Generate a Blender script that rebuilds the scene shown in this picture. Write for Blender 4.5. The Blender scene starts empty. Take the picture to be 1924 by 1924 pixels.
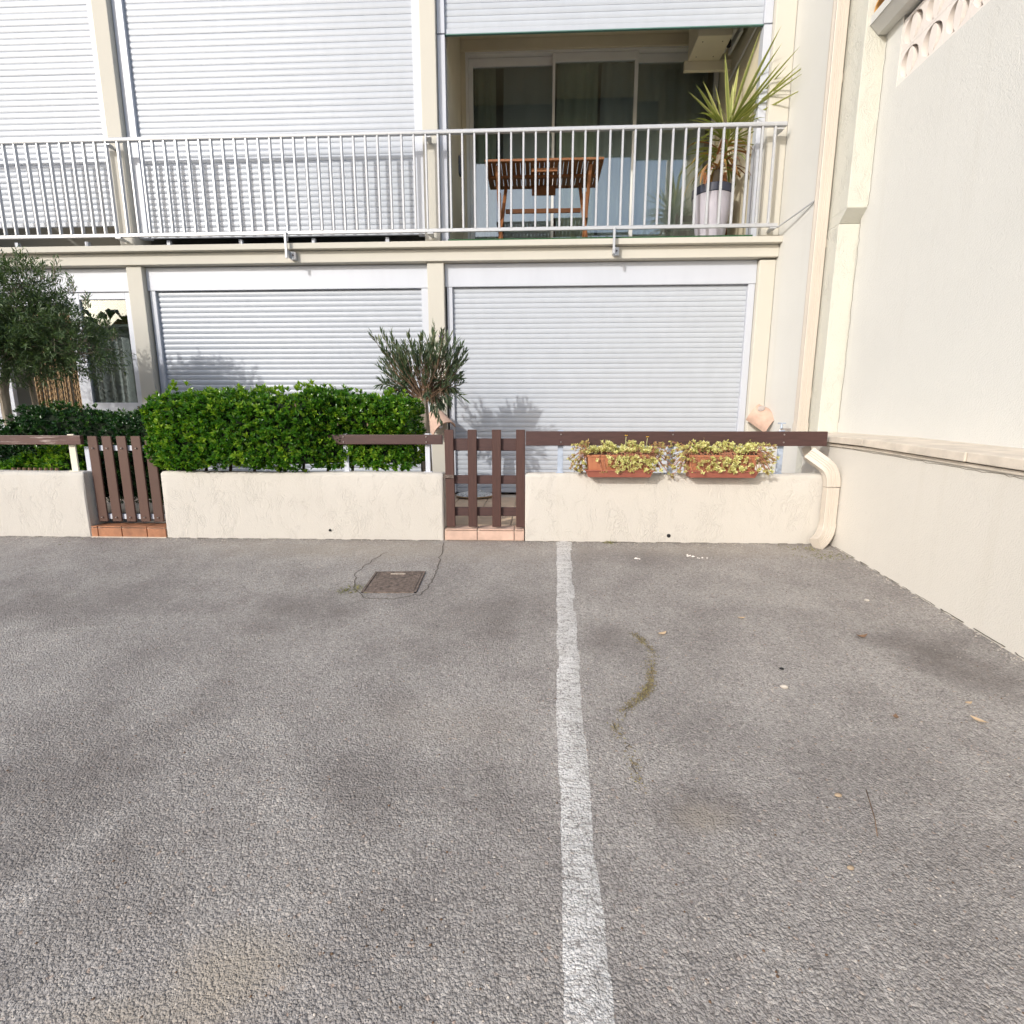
import bpy, bmesh, math, random
import numpy as np
from mathutils import Vector, Matrix
R = math.radians
rnd = random.Random(7)
rng = np.random.default_rng(11)
S = bpy.context.scene
C = S.collection
# ------------------------------------------------------------------ camera, light, exposure
cam = bpy.data.cameras.new('camera'); camo = bpy.data.objects.new('camera', cam); C.objects.link(camo)
camo.location = (0, 0, 0.87); camo.rotation_euler = (R(80), 0, R(2.4))
cam.sensor_width = 36; cam.lens = 36*960/1924; cam.clip_start = 0.05; cam.clip_end = 500
S.camera = camo
SUN = Vector((0.75, 1.0, -0.60)).normalized()          # travel direction of the light
EL = math.asin(-SUN.z); AZ = math.atan2(-SUN.x, -SUN.y)
w = bpy.data.worlds.new('World'); S.world = w; w.use_nodes = True
nt = w.node_tree; bg = nt.nodes['Background']
sky = nt.nodes.new('ShaderNodeTexSky'); sky.sky_type = 'NISHITA'; sky.sun_disc = False
sky.sun_elevation = EL; sky.sun_rotation = AZ; sky.air_density = 1.0; sky.dust_density = 2.7; sky.ozone_density = 2.0
nt.links.new(sky.outputs[0], bg.inputs[0]); bg.inputs[1].default_value = 0.15
sl = bpy.data.lights.new('sun', 'SUN'); sl.energy = 2.0; sl.angle = R(0.55); sl.color = (1.0, 0.972, 0.93)
so = bpy.data.objects.new('sun', sl); C.objects.link(so); so.rotation_euler = SUN.to_track_quat('-Z', 'Y').to_euler()
so.location = (-6, -6, 8)
S.view_settings.view_transform = 'Standard'; S.view_settings.look = 'None'
S.view_settings.exposure = 0.46; S.view_settings.gamma = 1.0; S.view_settings.use_curve_mapping = False

# ------------------------------------------------------------------ materials
def nodes(name):
    m = bpy.data.materials.new(name); m.use_nodes = True
    return m, m.node_tree, m.node_tree.nodes['Principled BSDF']
def N(t, typ, **kw):
    n = t.nodes.new(typ)
    for k, v in kw.items():
        if k.startswith('i_'):
            key = k[2:]; n.inputs[int(key) if key.isdigit() else key.replace('_', ' ')].default_value = v
        else: setattr(n, k, v)
    return n
def L(t, a, b): t.links.new(a, b)
def mth(t, op, a, b=None, clamp=False):
    n = N(t, 'ShaderNodeMath', operation=op, use_clamp=clamp)
    for i, x in enumerate((a, b)):
        if x is None: continue
        if isinstance(x, (int, float)): n.inputs[i].default_value = x
        else: L(t, x, n.inputs[i])
    return n.outputs[0]
def ramp(t, fac, stops):
    n = N(t, 'ShaderNodeValToRGB'); e = n.color_ramp.elements
    while len(e) > 1: e.remove(e[0])
    for i, (p, c) in enumerate(stops):
        el = e[0] if i == 0 else e.new(p)
        el.position = p; el.color = (*c, 1) if len(c) == 3 else c
    L(t, fac, n.inputs[0]); return n.outputs[0]
def mixc(t, fac, a, b, bt='MIX'):
    n = N(t, 'ShaderNodeMix', data_type='RGBA', blend_type=bt)
    for i, x in ((0, fac), (6, a), (7, b)):
        if isinstance(x, (int, float)): n.inputs[i].default_value = x
        elif isinstance(x, tuple): n.inputs[i].default_value = (*x, 1)
        else: L(t, x, n.inputs[i])
    return n.outputs[2]
def wpos(t, scale=(1, 1, 1)):
    g = N(t, 'ShaderNodeNewGeometry'); mp = N(t, 'ShaderNodeMapping'); mp.inputs['Scale'].default_value = scale
    L(t, g.outputs['Position'], mp.inputs[0]); return mp.outputs[0]
def noise(t, vec, scale, detail=4, rough=.55, dist=0.0):
    n = N(t, 'ShaderNodeTexNoise'); n.inputs['Scale'].default_value = scale; n.inputs['Detail'].default_value = detail
    n.inputs['Roughness'].default_value = rough; n.inputs['Distortion'].default_value = dist
    L(t, vec, n.inputs['Vector']); return n.outputs[0]
def bump(t, p, h, strength, dist):
    b = N(t, 'ShaderNodeBump'); b.inputs['Strength'].default_value = strength; b.inputs['Distance'].default_value = dist
    L(t, h, b.inputs['Height']); L(t, b.outputs[0], p.inputs['Normal']); return b
MATS = {}
def mat(name, col, rough=.6, var=.08, vscale=3.0, bscale=0, bstr=.3, bdist=.003, metal=0, stretch=(1, 1, 1), objrand=0.0, spec=.5, coat=0):
    m, t, p = nodes(name)
    v = wpos(t, stretch)
    n1 = noise(t, v, vscale, 5)
    lo = tuple(c*(1-var) for c in col); hi = tuple(min(1, c*(1+var)) for c in col)
    c = ramp(t, n1, [(.3, lo), (.7, hi)])
    if objrand:
        oi = N(t, 'ShaderNodeObjectInfo')
        k = mth(t, 'MULTIPLY_ADD', oi.outputs['Random'], 2*objrand); t.nodes[-1].inputs[2].default_value = 1-objrand
        hs = N(t, 'ShaderNodeHueSaturation'); L(t, k, hs.inputs['Value']); L(t, c, hs.inputs['Color']); c = hs.outputs[0]
    L(t, c, p.inputs['Base Color'])
    p.inputs['Roughness'].default_value = rough; p.inputs['Metallic'].default_value = metal
    p.inputs['Specular IOR Level'].default_value = spec
    if coat: p.inputs['Coat Weight'].default_value = coat
    if bscale: bump(t, p, noise(t, v, bscale, 6, .6), bstr, bdist)
    MATS[name] = m; return m

def stucco(name, col, trowel=.0, fine=.25, stain=.5):
    """render coat: fine grain, optional trowel ridges, faint grime near its foot and in blotches"""
    m, t, p = nodes(name)
    v = wpos(t)
    blot = noise(t, v, 1.3, 5)
    c = ramp(t, blot, [(.25, tuple(x*.965 for x in col)), (.75, tuple(min(1, x*1.02) for x in col))])
    sp = noise(t, v, 28, 3)
    c = mixc(t, mth(t, 'MULTIPLY', ramp(t, sp, [(.68, (0, 0, 0)), (.8, (1, 1, 1))]), .10*stain), c, tuple(x*.55 for x in col))
    st = noise(t, wpos(t, (9, 9, .6)), 1.0, 4)
    c = mixc(t, mth(t, 'MULTIPLY', ramp(t, st, [(.56, (0, 0, 0)), (.8, (1, 1, 1))]), .22*stain), c, (col[0]*.78, col[1]*.74, col[2]*.66))
    L(t, c, p.inputs['Base Color']); p.inputs['Roughness'].default_value = .9; p.inputs['Specular IOR Level'].default_value = .25
    g = noise(t, v, 140, 3)
    h = mth(t, 'MULTIPLY', g, fine)
    if trowel:
        dn = N(t, 'ShaderNodeTexNoise'); dn.inputs['Scale'].default_value = 5.0; L(t, v, dn.inputs['Vector'])
        vv = N(t, 'ShaderNodeVectorMath', operation='MULTIPLY_ADD'); L(t, dn.outputs['Color'], vv.inputs[0])
        vv.inputs[1].default_value = (.35, .35, .35); L(t, wpos(t, (1.5, 1.5, .5)), vv.inputs[2])
        r1 = noise(t, vv.outputs[0], 30, 3, .5, .6)
        ridge = mth(t, 'SUBTRACT', 1.0, mth(t, 'MULTIPLY', mth(t, 'ABSOLUTE', mth(t, 'SUBTRACT', r1, .5)), 9.0), clamp=True)
        r2 = noise(t, vv.outputs[0], 7, 2)
        where = ramp(t, r2, [(.44, (0, 0, 0)), (.6, (1, 1, 1))])
        h = mth(t, 'ADD', h, mth(t, 'MULTIPLY', mth(t, 'MULTIPLY', ridge, where), -trowel))
        h = mth(t, 'ADD', h, mth(t, 'MULTIPLY', noise(t, v, 16, 4), .28))
    else:
        h = mth(t, 'ADD', h, mth(t, 'MULTIPLY', noise(t, v, 30, 4), .12))
    bump(t, p, h, .75, .006)
    MATS[name] = m; return m
M_CREAM = stucco('cream_render', (.565, .54, .475), 0, .22, .5)
M_ROUGH = stucco('rough_cream_render', (.565, .53, .475), .42, .40, .9)
M_PALE = stucco('pale_render', (.64, .632, .595), .13, .5, .7)
M_PLINTH = stucco('plinth_render', (.67, .635, .57), .12, .5, .9)
M_KNOBBLY = stucco('knobbly_render', (.60, .59, .52), .5, .8, .6)
M_COPING = mat('coping_concrete', (.62, .55, .46), .85, .16, 9, 60, .5, .004)
M_PVC = mat('white_shutter_pvc', (.455, .485, .53), .38, .03, 5, objrand=.015, stretch=(2, 2, 1))
M_BOX = mat('white_box_pvc', (.53, .555, .61), .4, .03, 2, objrand=.01, stretch=(3, 3, .5))
M_ALU = mat('white_frame_aluminium', (.72, .71, .68), .35, .03, 5)
M_RAIL = mat('pale_grey_railing_paint', (.50, .51, .525), .32, .05, 20, metal=.15)
M_STEEL = mat('blue_grey_galvanised', (.42, .48, .58), .5, .14, 30, metal=.2)
M_WHITEMETAL = mat('white_painted_metal', (.58, .60, .65), .4, .04, 10)
M_DARKBOLT = mat('dark_bolt', (.12, .10, .09), .4, .2, 40, metal=.8)
M_BOLT = mat('steel_bolt', (.55, .5, .48), .3, .2, 40, metal=.9)
def wood(name, col, stretch, rough=.55, grain=.35, objrand=.08, peel=0):
    m, t, p = nodes(name)
    v = wpos(t, stretch); oi = N(t, 'ShaderNodeObjectInfo')
    off = N(t, 'ShaderNodeVectorMath', operation='ADD'); L(t, v, off.inputs[0])
    sc = N(t, 'ShaderNodeVectorMath', operation='SCALE'); L(t, oi.outputs['Location'], sc.inputs[0]); sc.inputs['Scale'].default_value = 7
    L(t, sc.outputs[0], off.inputs[1])
    n1 = noise(t, off.outputs[0], 1.0, 6, .65, .4)
    c = ramp(t, n1, [(.25, tuple(x*(1-grain) for x in col)), (.5, col), (.8, tuple(x*(1+grain) for x in col))])
    k = mth(t, 'MULTIPLY_ADD', oi.outputs['Random'], 2*objrand); t.nodes[-1].inputs[2].default_value = 1-objrand
    hs = N(t, 'ShaderNodeHueSaturation'); L(t, k, hs.inputs['Value']); L(t, c, hs.inputs['Color']); c = hs.outputs[0]
    if peel:
        pn = noise(t, wpos(t, (3, 20, 30)), 1.6, 6, .7)
        c = mixc(t, mth(t, 'MULTIPLY', ramp(t, pn, [(.55, (0, 0, 0)), (.66, (1, 1, 1))]), peel), c, (.42, .34, .30))
    L(t, c, p.inputs['Base Color']); p.inputs['Roughness'].default_value = rough
    bump(t, p, n1, .35, .002); MATS[name] = m; return m
M_BROWN = wood('brown_stained_wood', (.066, .027, .020), (120, 120, 8))
M_BROWNH = wood('brown_stained_board', (.064, .029, .025), (8, 120, 120), objrand=.03)
M_BROWNP = wood('peeling_brown_board', (.09, .042, .033), (8, 120, 120), peel=.85)
M_COMPOSITE = wood('brown_composite', (.088, .042, .028), (200, 200, 10), .6, .12)
M_TEAK = wood('oiled_teak', (.27, .105, .034), (60, 60, 60), .5, .35, .15)
M_CLAY = mat('clay_tile', (.58, .33, .22), .75, .18, 12, 70, .4, .002, objrand=.08)
M_CLAYD = mat('dark_clay_tile', (.36, .155, .075), .6, .3, 14, 70, .4, .002, objrand=.15)
M_CLAYP = mat('pink_clay_tile', (.56, .385, .30), .8, .14, 14, 90, .5, .002, objrand=.07)
M_GROUT = mat('grout', (.55, .47, .38), .9, .15, 20)
M_TILEFLOOR = mat('sand_floor_tile', (.60, .44, .30), .7, .12, 8, 60, .3, .002, objrand=.05)
M_PLANTER = mat('terracotta_planter', (.40, .155, .075), .7, .12, 14, 120, .3, .0015)
M_TRAY = mat('red_brown_tray', (.34, .11, .075), .45, .1, 14)
M_SOIL = mat('potting_soil', (.05, .038, .03), .95, .3, 40, 90, .8, .01)
M_POT = mat('lilac_grey_pot', (.50, .47, .52), .5, .06, 8)
M_POTRIM = mat('dark_pot_rim', (.04, .045, .07), .5, .1, 8)
M_PIPE = mat('beige_downpipe', (.565, .505, .43), .45, .05, 5, stretch=(1, 1, .3))
M_SHADOWGREY = mat('dark_interior', (.06, .06, .058), .8, .1, 2)
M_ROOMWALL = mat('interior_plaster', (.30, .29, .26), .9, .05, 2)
M_CEIL = mat('loggia_plaster', (.62, .56, .42), .9, .05, 3, 120, .3, .002)
M_GREENMAT = mat('green_turf', (.035, .10, .045), .95, .3, 90, 200, .8, .01)
M_CURT = mat('grey_curtain', (.62, .66, .54), .9, .05, 3, 300, .2, .001)
M_SHEER = mat('sheer_white_curtain', (.66, .68, .70), .9, .03, 3)
M_BEAD = mat('bead_curtain_cord', (.30, .20, .105), .8, .25, 60)
M_RUST = mat('rusty_iron', (.15, .115, .095), .85, .5, 45, 90, .6, .003)
M_TRUNK = mat('grey_bark', (.26, .22, .17), .95, .3, 18, 40, .9, .01, stretch=(1, 1, .25))
M_TRUNKW = mat('weathered_ribbed_trunk', (.33, .28, .22), .95, .25, 22, 50, .8, .008, stretch=(2, 2, .2))
M_TWIG = mat('brown_twig', (.16, .10, .06), .9, .25, 30)
M_DRYSTEM = mat('dry_red_stem', (.34, .15, .09), .8, .25, 40)
M_LEAFDRY = mat('dry_leaf', (.62, .45, .28), .8, .2, 40)
M_PEBBLE = mat('pale_pebble', (.56, .50, .43), .8, .2, 60)
M_BLOCK = mat('white_breeze_block', (.74, .68, .63), .9, .05, 8, 90, .4, .003)
M_RUBBER = mat('black_hole', (.012, .012, .012), .9, .1, 5)
M_MOSAIC = mat('mosaic_cushion', (.52, .52, .50), .8, .65, 55, 120, .5, .004)
M_YEL = mat('yellow_petal', (.80, .52, .03), .6, .15, 60)
M_PURP = mat('purple_petal', (.25, .10, .50), .6, .15, 60)
M_ROOF = mat('orange_roof_tile', (.62, .33, .10), .8, .3, 20, 60, .5, .004, objrand=.1)

def leafmat(name, dark, mid, light, rough=.35, transl=.25, spec=.5):
    m, t, p = nodes(name)
    at = N(t, 'ShaderNodeAttribute'); at.attribute_name = 'tone'
    c = ramp(t, at.outputs['Fac'], [(0, dark), (.55, mid), (1, light)])
    L(t, c, p.inputs['Base Color']); p.inputs['Roughness'].default_value = rough; p.inputs['Specular IOR Level'].default_value = spec
    tr = N(t, 'ShaderNodeBsdfTranslucent'); L(t, mixc(t, 1.0, c, (1.3, 1.4, .5), 'MULTIPLY'), tr.inputs[0])
    mx = N(t, 'ShaderNodeMixShader'); mx.inputs[0].default_value = transl
    L(t, p.outputs[0], mx.inputs[1]); L(t, tr.outputs[0], mx.inputs[2])
    L(t, mx.outputs[0], t.nodes['Material Output'].inputs[0]); MATS[name] = m; return m
M_HEDGE = leafmat('pittosporum_leaf', (.020, .070, .010), (.060, .180, .016), (.26, .40, .035), .24, .30)
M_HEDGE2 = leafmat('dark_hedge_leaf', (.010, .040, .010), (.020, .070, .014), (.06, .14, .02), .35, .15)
M_OLIVE = leafmat('olive_leaf', (.038, .068, .026), (.080, .130, .048), (.22, .27, .13), .45, .22)
M_SHRUB = leafmat('willow_shrub_leaf', (.045, .065, .035), (.075, .115, .06), (.17, .19, .09), .45, .18)
M_SHRUBD = leafmat('withered_shrub_leaf', (.07, .045, .03), (.13, .085, .055), (.22, .15, .09), .7, .1)
M_SUCC = leafmat('succulent_leaf', (.42, .20, .13), (.52, .50, .17), (.80, .78, .38), .45, .2)
M_YUCCA = leafmat('yucca_leaf', (.09, .13, .04), (.30, .34, .10), (.62, .58, .26), .4, .2)
M_YUCCAD = leafmat('dead_yucca_leaf', (.22, .09, .05), (.36, .16, .09), (.60, .48, .10), .7, .15)
M_WEED = leafmat('weed_leaf', (.10, .10, .03), (.20, .20, .05), (.32, .28, .10), .6, .2)
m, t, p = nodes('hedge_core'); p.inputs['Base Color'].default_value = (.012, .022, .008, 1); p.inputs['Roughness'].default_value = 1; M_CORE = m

def glass(name, tint, k, k0):
    m, t, p = nodes(name); t.nodes.remove(p)
    tr = N(t, 'ShaderNodeBsdfTransparent'); tr.inputs[0].default_value = (*tint, 1)
    gl = N(t, 'ShaderNodeBsdfGlossy'); gl.inputs['Roughness'].default_value = .01; gl.inputs[0].default_value = (.95, .97, 1, 1)
    fr = N(t, 'ShaderNodeFresnel'); fr.inputs[0].default_value = 1.5
    fac = mth(t, 'MULTIPLY_ADD', fr.outputs[0], k); t.nodes[-1].inputs[2].default_value = k0; t.nodes[-1].use_clamp = True
    mx = N(t, 'ShaderNodeMixShader'); L(t, fac, mx.inputs[0]); L(t, tr.outputs[0], mx.inputs[1]); L(t, gl.outputs[0], mx.inputs[2])
    L(t, mx.outputs[0], t.nodes['Material Output'].inputs[0]); return m
M_GLASS = glass('door_glass', (.82, .86, .84), 1.6, .09)
M_GLASSW = glass('window_glass', (.66, .70, .69), .9, .04)

def asphalt(name, paint=False):
    m, t, p = nodes(name)
    v = wpos(t)
    def warp(scale, amp):
        dn = N(t, 'ShaderNodeTexNoise'); dn.inputs['Scale'].default_value = scale; dn.inputs['Detail'].default_value = 3; L(t, v, dn.inputs['Vector'])
        vw = N(t, 'ShaderNodeVectorMath', operation='MULTIPLY_ADD'); L(t, dn.outputs['Color'], vw.inputs[0]); vw.inputs[1].default_value = (amp, amp, amp); L(t, v, vw.inputs[2]); return vw.outputs[0]
    w1, w2 = warp(150, .0045), warp(300, .003)
    def voro(scale, vec, feat='F1', dist='EUCLIDEAN'):
        n = N(t, 'ShaderNodeTexVoronoi', feature=feat); n.distance = dist
        n.inputs['Scale'].default_value = scale; L(t, vec, n.inputs['Vector']); return n
    def sep(n): q = N(t, 'ShaderNodeSeparateColor'); L(t, n.outputs['Color'], q.inputs[0]); return q.outputs
    va, vb, vc = voro(140, w1), voro(285, w2), voro(44, w1)
    sa, sb, sc = sep(va), sep(vb), sep(vc)
    stone = ramp(t, sa[0], [(0, (.30, .285, .272)), (.4, (.375, .357, .34)), (.8, (.43, .41, .388)), (.96, (.50, .473, .44)), (1, (.44, .35, .29))])
    fine = ramp(t, sb[0], [(0, (.30, .285, .27)), (1, (.43, .408, .386))])
    big = ramp(t, sa[1], [(.40, (0, 0, 0)), (.46, (1, 1, 1))])          # some cells are one larger stone, the rest fine chips
    top = ramp(t, va.outputs['Distance'], [(0, (1, 1, 1)), (.32, (.86, .86, .86)), (.52, (.42, .42, .42)), (.72, (0, 0, 0))])
    topb = ramp(t, vb.outputs['Distance'], [(0, (1, 1, 1)), (.35, (.8, .8, .8)), (.75, (0, 0, 0))])
    gap = noise(t, v, 60, 3, .6); gm = ramp(t, gap, [(.36, (0, 0, 0)), (.56, (1, 1, 1))])
    c = mixc(t, big, fine, stone)
    pit = mth(t, 'MULTIPLY', mth(t, 'MULTIPLY', ramp(t, va.outputs['Distance'], [(.46, (0, 0, 0)), (.66, (1, 1, 1))]), gm), mth(t, 'ADD', mth(t, 'MULTIPLY', big, .6), .4))
    pitb = mth(t, 'MULTIPLY', ramp(t, vb.outputs['Distance'], [(.50, (0, 0, 0)), (.75, (1, 1, 1))]), gm)
    c = mixc(t, mth(t, 'MULTIPLY', pit, .55), c, (.085, .077, .072)); c = mixc(t, mth(t, 'MULTIPLY', pitb, .38), c, (.12, .11, .104))
    pale = mth(t, 'MULTIPLY', ramp(t, sc[0], [(.93, (0, 0, 0)), (.94, (1, 1, 1))]), ramp(t, vc.outputs['Distance'], [(.12, (1, 1, 1)), (.17, (0, 0, 0))]))
    c = mixc(t, pale, c, ramp(t, sc[1], [(0, (.62, .59, .54)), (.6, (.52, .48, .43)), (.8, (.48, .35, .28)), (1, (.17, .16, .155))]))
    # traffic film, damp blotches and dust, each with a place of its own
    nl = noise(t, v, 1.1, 4); nm = noise(t, v, 4.5, 5, .6)
    c = mixc(t, 1.0, c, ramp(t, nl, [(.3, (.98, .955, .935)), (.7, (1.28, 1.255, 1.22))]), 'MULTIPLY')
    c = mixc(t, 1.0, c, ramp(t, nm, [(.3, (.87, .86, .86)), (.7, (1.10, 1.10, 1.10))]), 'MULTIPLY')
    sx = N(t, 'ShaderNodeSeparateXYZ'); L(t, v, sx.inputs[0])
    def blob(cx, cy, rx, ry):
        a = mth(t, 'DIVIDE', mth(t, 'SUBTRACT', sx.outputs[0], cx), rx); b = mth(t, 'DIVIDE', mth(t, 'SUBTRACT', sx.outputs[1], cy), ry)
        d = mth(t, 'SQRT', mth(t, 'ADD', mth(t, 'MULTIPLY', a, a), mth(t, 'MULTIPLY', b, b)))
        d = mth(t, 'ADD', d, mth(t, 'MULTIPLY', mth(t, 'SUBTRACT', nm, .5), 1.3))
        return ramp(t, d, [(.25, (1, 1, 1)), (1.05, (0, 0, 0))])
    for cx, cy, rx, ry, k in ((-1.2, 2.5, .50, .30, .45), (-.36, 2.45, .55, .40, .30), (1.72, 2.12, .26, .36, .62), (.36, 2.27, .26, .20, .42),
                              (-2.6, 2.5, .9, .35, .35), (-1.45, 1.3, .45, .45, .38), (.42, 1.30, .22, .14, .35), (.8, 3.35, .7, .22, .22), (-.35, 1.35, .4, .18, .22), (-1.0, 1.0, .2, .25, .2)):
        c = mixc(t, mth(t, 'MULTIPLY', blob(cx, cy, rx, ry), k), c, (.14, .118, .106))
    for cx, cy, rx, ry, k in ((-.60, .84, .17, .12, .75), (-.78, .72, .22, .10, .6), (-1.0, 3.45, 1.6, .28, .40), (1.3, 3.5, 1.0, .18, .28), (-.3, 1.62, .4, .2, .15), (.47, 1.25, .10, .07, .4)):
        c = mixc(t, mth(t, 'MULTIPLY', blob(cx, cy, rx, ry), k), c, (.42, .365, .295))
    h = mth(t, 'MULTIPLY', top, mth(t, 'ADD', mth(t, 'MULTIPLY', sa[2], .75), .25))
    h = mth(t, 'ADD', h, mth(t, 'MULTIPLY', topb, mth(t, 'ADD', mth(t, 'MULTIPLY', sb[2], .45), .10)))
    h = mth(t, 'ADD', h, mth(t, 'MULTIPLY', pale, .4)); h = mth(t, 'ADD', h, mth(t, 'MULTIPLY', noise(t, v, 30, 3), .35))
    rough = .85
    if paint:
        uv = N(t, 'ShaderNodeAttribute'); uv.attribute_name = 'across'          # -1 .. 1 over the width of the strip
        e = mth(t, 'ABSOLUTE', uv.outputs['Fac'])
        e = mth(t, 'ADD', e, mth(t, 'MULTIPLY', mth(t, 'SUBTRACT', noise(t, v, 26, 5, .7), .5), .5))
        edge = ramp(t, e, [(.80, (1, 1, 1)), (.86, (0, 0, 0))])
        wear = ramp(t, noise(t, v, 16, 5, .7), [(.30, (0, 0, 0)), (.44, (1, 1, 1))])
        cr = noise(t, wpos(t, (7, 34, 1)), 1.0, 4, .6, .5)
        crack = ramp(t, mth(t, 'ABSOLUTE', mth(t, 'SUBTRACT', cr, .5)), [(.008, (0, 0, 0)), (.034, (1, 1, 1))])
        k = mth(t, 'MULTIPLY', edge, mth(t, 'MULTIPLY', mth(t, 'SUBTRACT', 1.0, mth(t, 'MULTIPLY', pit, .92)), mth(t, 'MULTIPLY_ADD', wear, .30)))
        t.nodes[-1].inputs[2].default_value = 1
        k = mth(t, 'MULTIPLY', edge, mth(t, 'SUBTRACT', 1.0, mth(t, 'MULTIPLY', pit, .80)))
        k = mth(t, 'MULTIPLY', k, mth(t, 'ADD', mth(t, 'MULTIPLY', wear, .35), .65))
        k = mth(t, 'MULTIPLY', k, mth(t, 'ADD', mth(t, 'MULTIPLY', crack, .72), .28))
        pc = ramp(t, noise(t, v, 9, 5, .65), [(.3, (.66, .64, .61)), (.7, (.82, .80, .77))])
        c = mixc(t, k, c, pc)
    L(t, c, p.inputs['Base Color']); p.inputs['Roughness'].default_value = rough; p.inputs['Specular IOR Level'].default_value = .3
    bump(t, p, h, 1.0, .0048)
    return m
M_ASPH = asphalt('weathered_asphalt'); M_PAINT = asphalt('worn_white_paint', True)

# ------------------------------------------------------------------ mesh helpers
WL = {}                                                  # world location of every thing / part
def org(parent): return WL.get(parent.name, Vector((0, 0, 0))) if parent else Vector((0, 0, 0))
class MB:
    def __init__(s): s.v = []; s.f = []
    def add(s, vs, fs):
        o = len(s.v); s.v += [tuple(x) for x in vs]; s.f += [tuple(i+o for i in f) for f in fs]; return s
    def box(s, x0, x1, y0, y1, z0, z1):
        return s.add([(x0, y0, z0), (x1, y0, z0), (x1, y1, z0), (x0, y1, z0), (x0, y0, z1), (x1, y0, z1), (x1, y1, z1), (x0, y1, z1)],
                     [(0, 3, 2, 1), (4, 5, 6, 7), (0, 1, 5, 4), (1, 2, 6, 5), (2, 3, 7, 6), (3, 0, 4, 7)])
    def hexa(s, p):                                      # eight corners in box order
        return s.add(p, [(0, 3, 2, 1), (4, 5, 6, 7), (0, 1, 5, 4), (1, 2, 6, 5), (2, 3, 7, 6), (3, 0, 4, 7)])
    def beam(s, a, b, wx, wy, up=(0, 1, 0)):             # square bar from a to b
        a, b = Vector(a), Vector(b); d = (b-a).normalized(); u = Vector(up); u = (u-d*u.dot(d)).normalized(); r = d.cross(u)
        p = [q + r*sx*wx/2 + u*sy*wy/2 for q in (a, b) for sx, sy in ((-1, -1), (1, -1), (1, 1), (-1, 1))]
        return s.hexa(p)
    def prism(s, poly, axis, a, b):                      # extrude a 2-D outline along an axis
        n = len(poly); f = {'x': lambda q, k: (k, q[0], q[1]), 'y': lambda q, k: (q[0], k, q[1]), 'z': lambda q, k: (q[0], q[1], k)}[axis]
        return s.add([f(q, a) for q in poly] + [f(q, b) for q in poly],
                     [tuple(range(n-1, -1, -1)), tuple(range(n, 2*n))] + [(i, (i+1) % n, n+(i+1) % n, n+i) for i in range(n)])
    def tube(s, pts, r, n=8, cap=True):
        pts = [Vector(q) for q in pts]; k = len(pts); rs = r if isinstance(r, (list, tuple)) else [r]*k
        vs = []; u = None
        for i, q in enumerate(pts):
            d = (pts[min(i+1, k-1)] - pts[max(i-1, 0)]).normalized()
            if u is None: u = d.orthogonal().normalized()
            u = (u - d*u.dot(d)).normalized(); w_ = d.cross(u)
            for j in range(n):
                a = 2*math.pi*j/n; vs.append(q + (u*math.cos(a) + w_*math.sin(a))*rs[i])
        fs = [(i*n+j, i*n+(j+1) % n, (i+1)*n+(j+1) % n, (i+1)*n+j) for i in range(k-1) for j in range(n)]
        if cap: fs += [tuple(range(n-1, -1, -1)), tuple(range((k-1)*n, k*n))]
        return s.add(vs, fs)
    def sweep(s, prof, pts, ups):                        # sweep a 2-D profile along points with given (side, up) frames
        n = len(prof); vs = []
        for q, (a, b) in zip(pts, ups):
            vs += [Vector(q) + Vector(a)*u + Vector(b)*v for u, v in prof]
        k = len(pts)
        return s.add(vs, [(i*n+j, i*n+(j+1) % n, (i+1)*n+(j+1) % n, (i+1)*n+j) for i in range(k-1) for j in range(n)] + [tuple(range(n-1, -1, -1)), tuple(range((k-1)*n, k*n))])
    def lathe(s, prof, cx, cy, n=32):
        vs = [(cx+r*math.cos(2*math.pi*j/n), cy+r*math.sin(2*math.pi*j/n), z) for r, z in prof for j in range(n)]
        return s.add(vs, [(i*n+j, i*n+(j+1) % n, (i+1)*n+(j+1) % n, (i+1)*n+j) for i in range(len(prof)-1) for j in range(n)])
    def mesh(s, name, m, o=(0, 0, 0), bevel=0, smooth=False, seg=2):
        me = bpy.data.meshes.new(name)
        me.from_pydata([(x-o[0], y-o[1], z-o[2]) for x, y, z in s.v], [], s.f)
        bm = bmesh.new(); bm.from_mesh(me); bmesh.ops.recalc_face_normals(bm, faces=bm.faces)
        if bevel:
            ed = [e for e in bm.edges if len(e.link_faces) == 2 and e.calc_face_angle(0) > .5]
            bmesh.ops.bevel(bm, geom=ed, offset=bevel, segments=seg, affect='EDGES', profile=.6, clamp_overlap=True)
        if smooth:
            for f in bm.faces: f.smooth = True
        bm.to_mesh(me); bm.free()
        me.materials.append(m)
        if smooth and smooth != 'all': me.set_sharp_from_angle(angle=R(40))
        return me
    def build(s, name, m, parent=None, bevel=0, smooth=False, seg=2):
        o = org(parent); ob = bpy.data.objects.new(name, s.mesh(name, m, o, bevel, smooth, seg)); C.objects.link(ob)
        if parent: ob.parent = parent
        WL[ob.name] = o.copy(); return ob
def inst(me, name, parent, loc, rot=(0, 0, 0), scale=(1, 1, 1)):
    ob = bpy.data.objects.new(name, me); C.objects.link(ob); ob.parent = parent
    ob.location = Vector(loc) - org(parent); ob.rotation_euler = rot; ob.scale = scale; WL[ob.name] = Vector(loc); return ob
def tag(o, label, cat, group=None):
    o['label'] = label; o['category'] = cat
    if group: o['group'] = group
    return o
def thing(name, label, cat, loc, group=None):
    o = bpy.data.objects.new(name, None); C.objects.link(o); o.location = loc; o.empty_display_size = .1; WL[o.name] = Vector(loc)
    return tag(o, label, cat, group)
def kind(o, k): o['kind'] = k; return o
GY = 3.69
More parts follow.
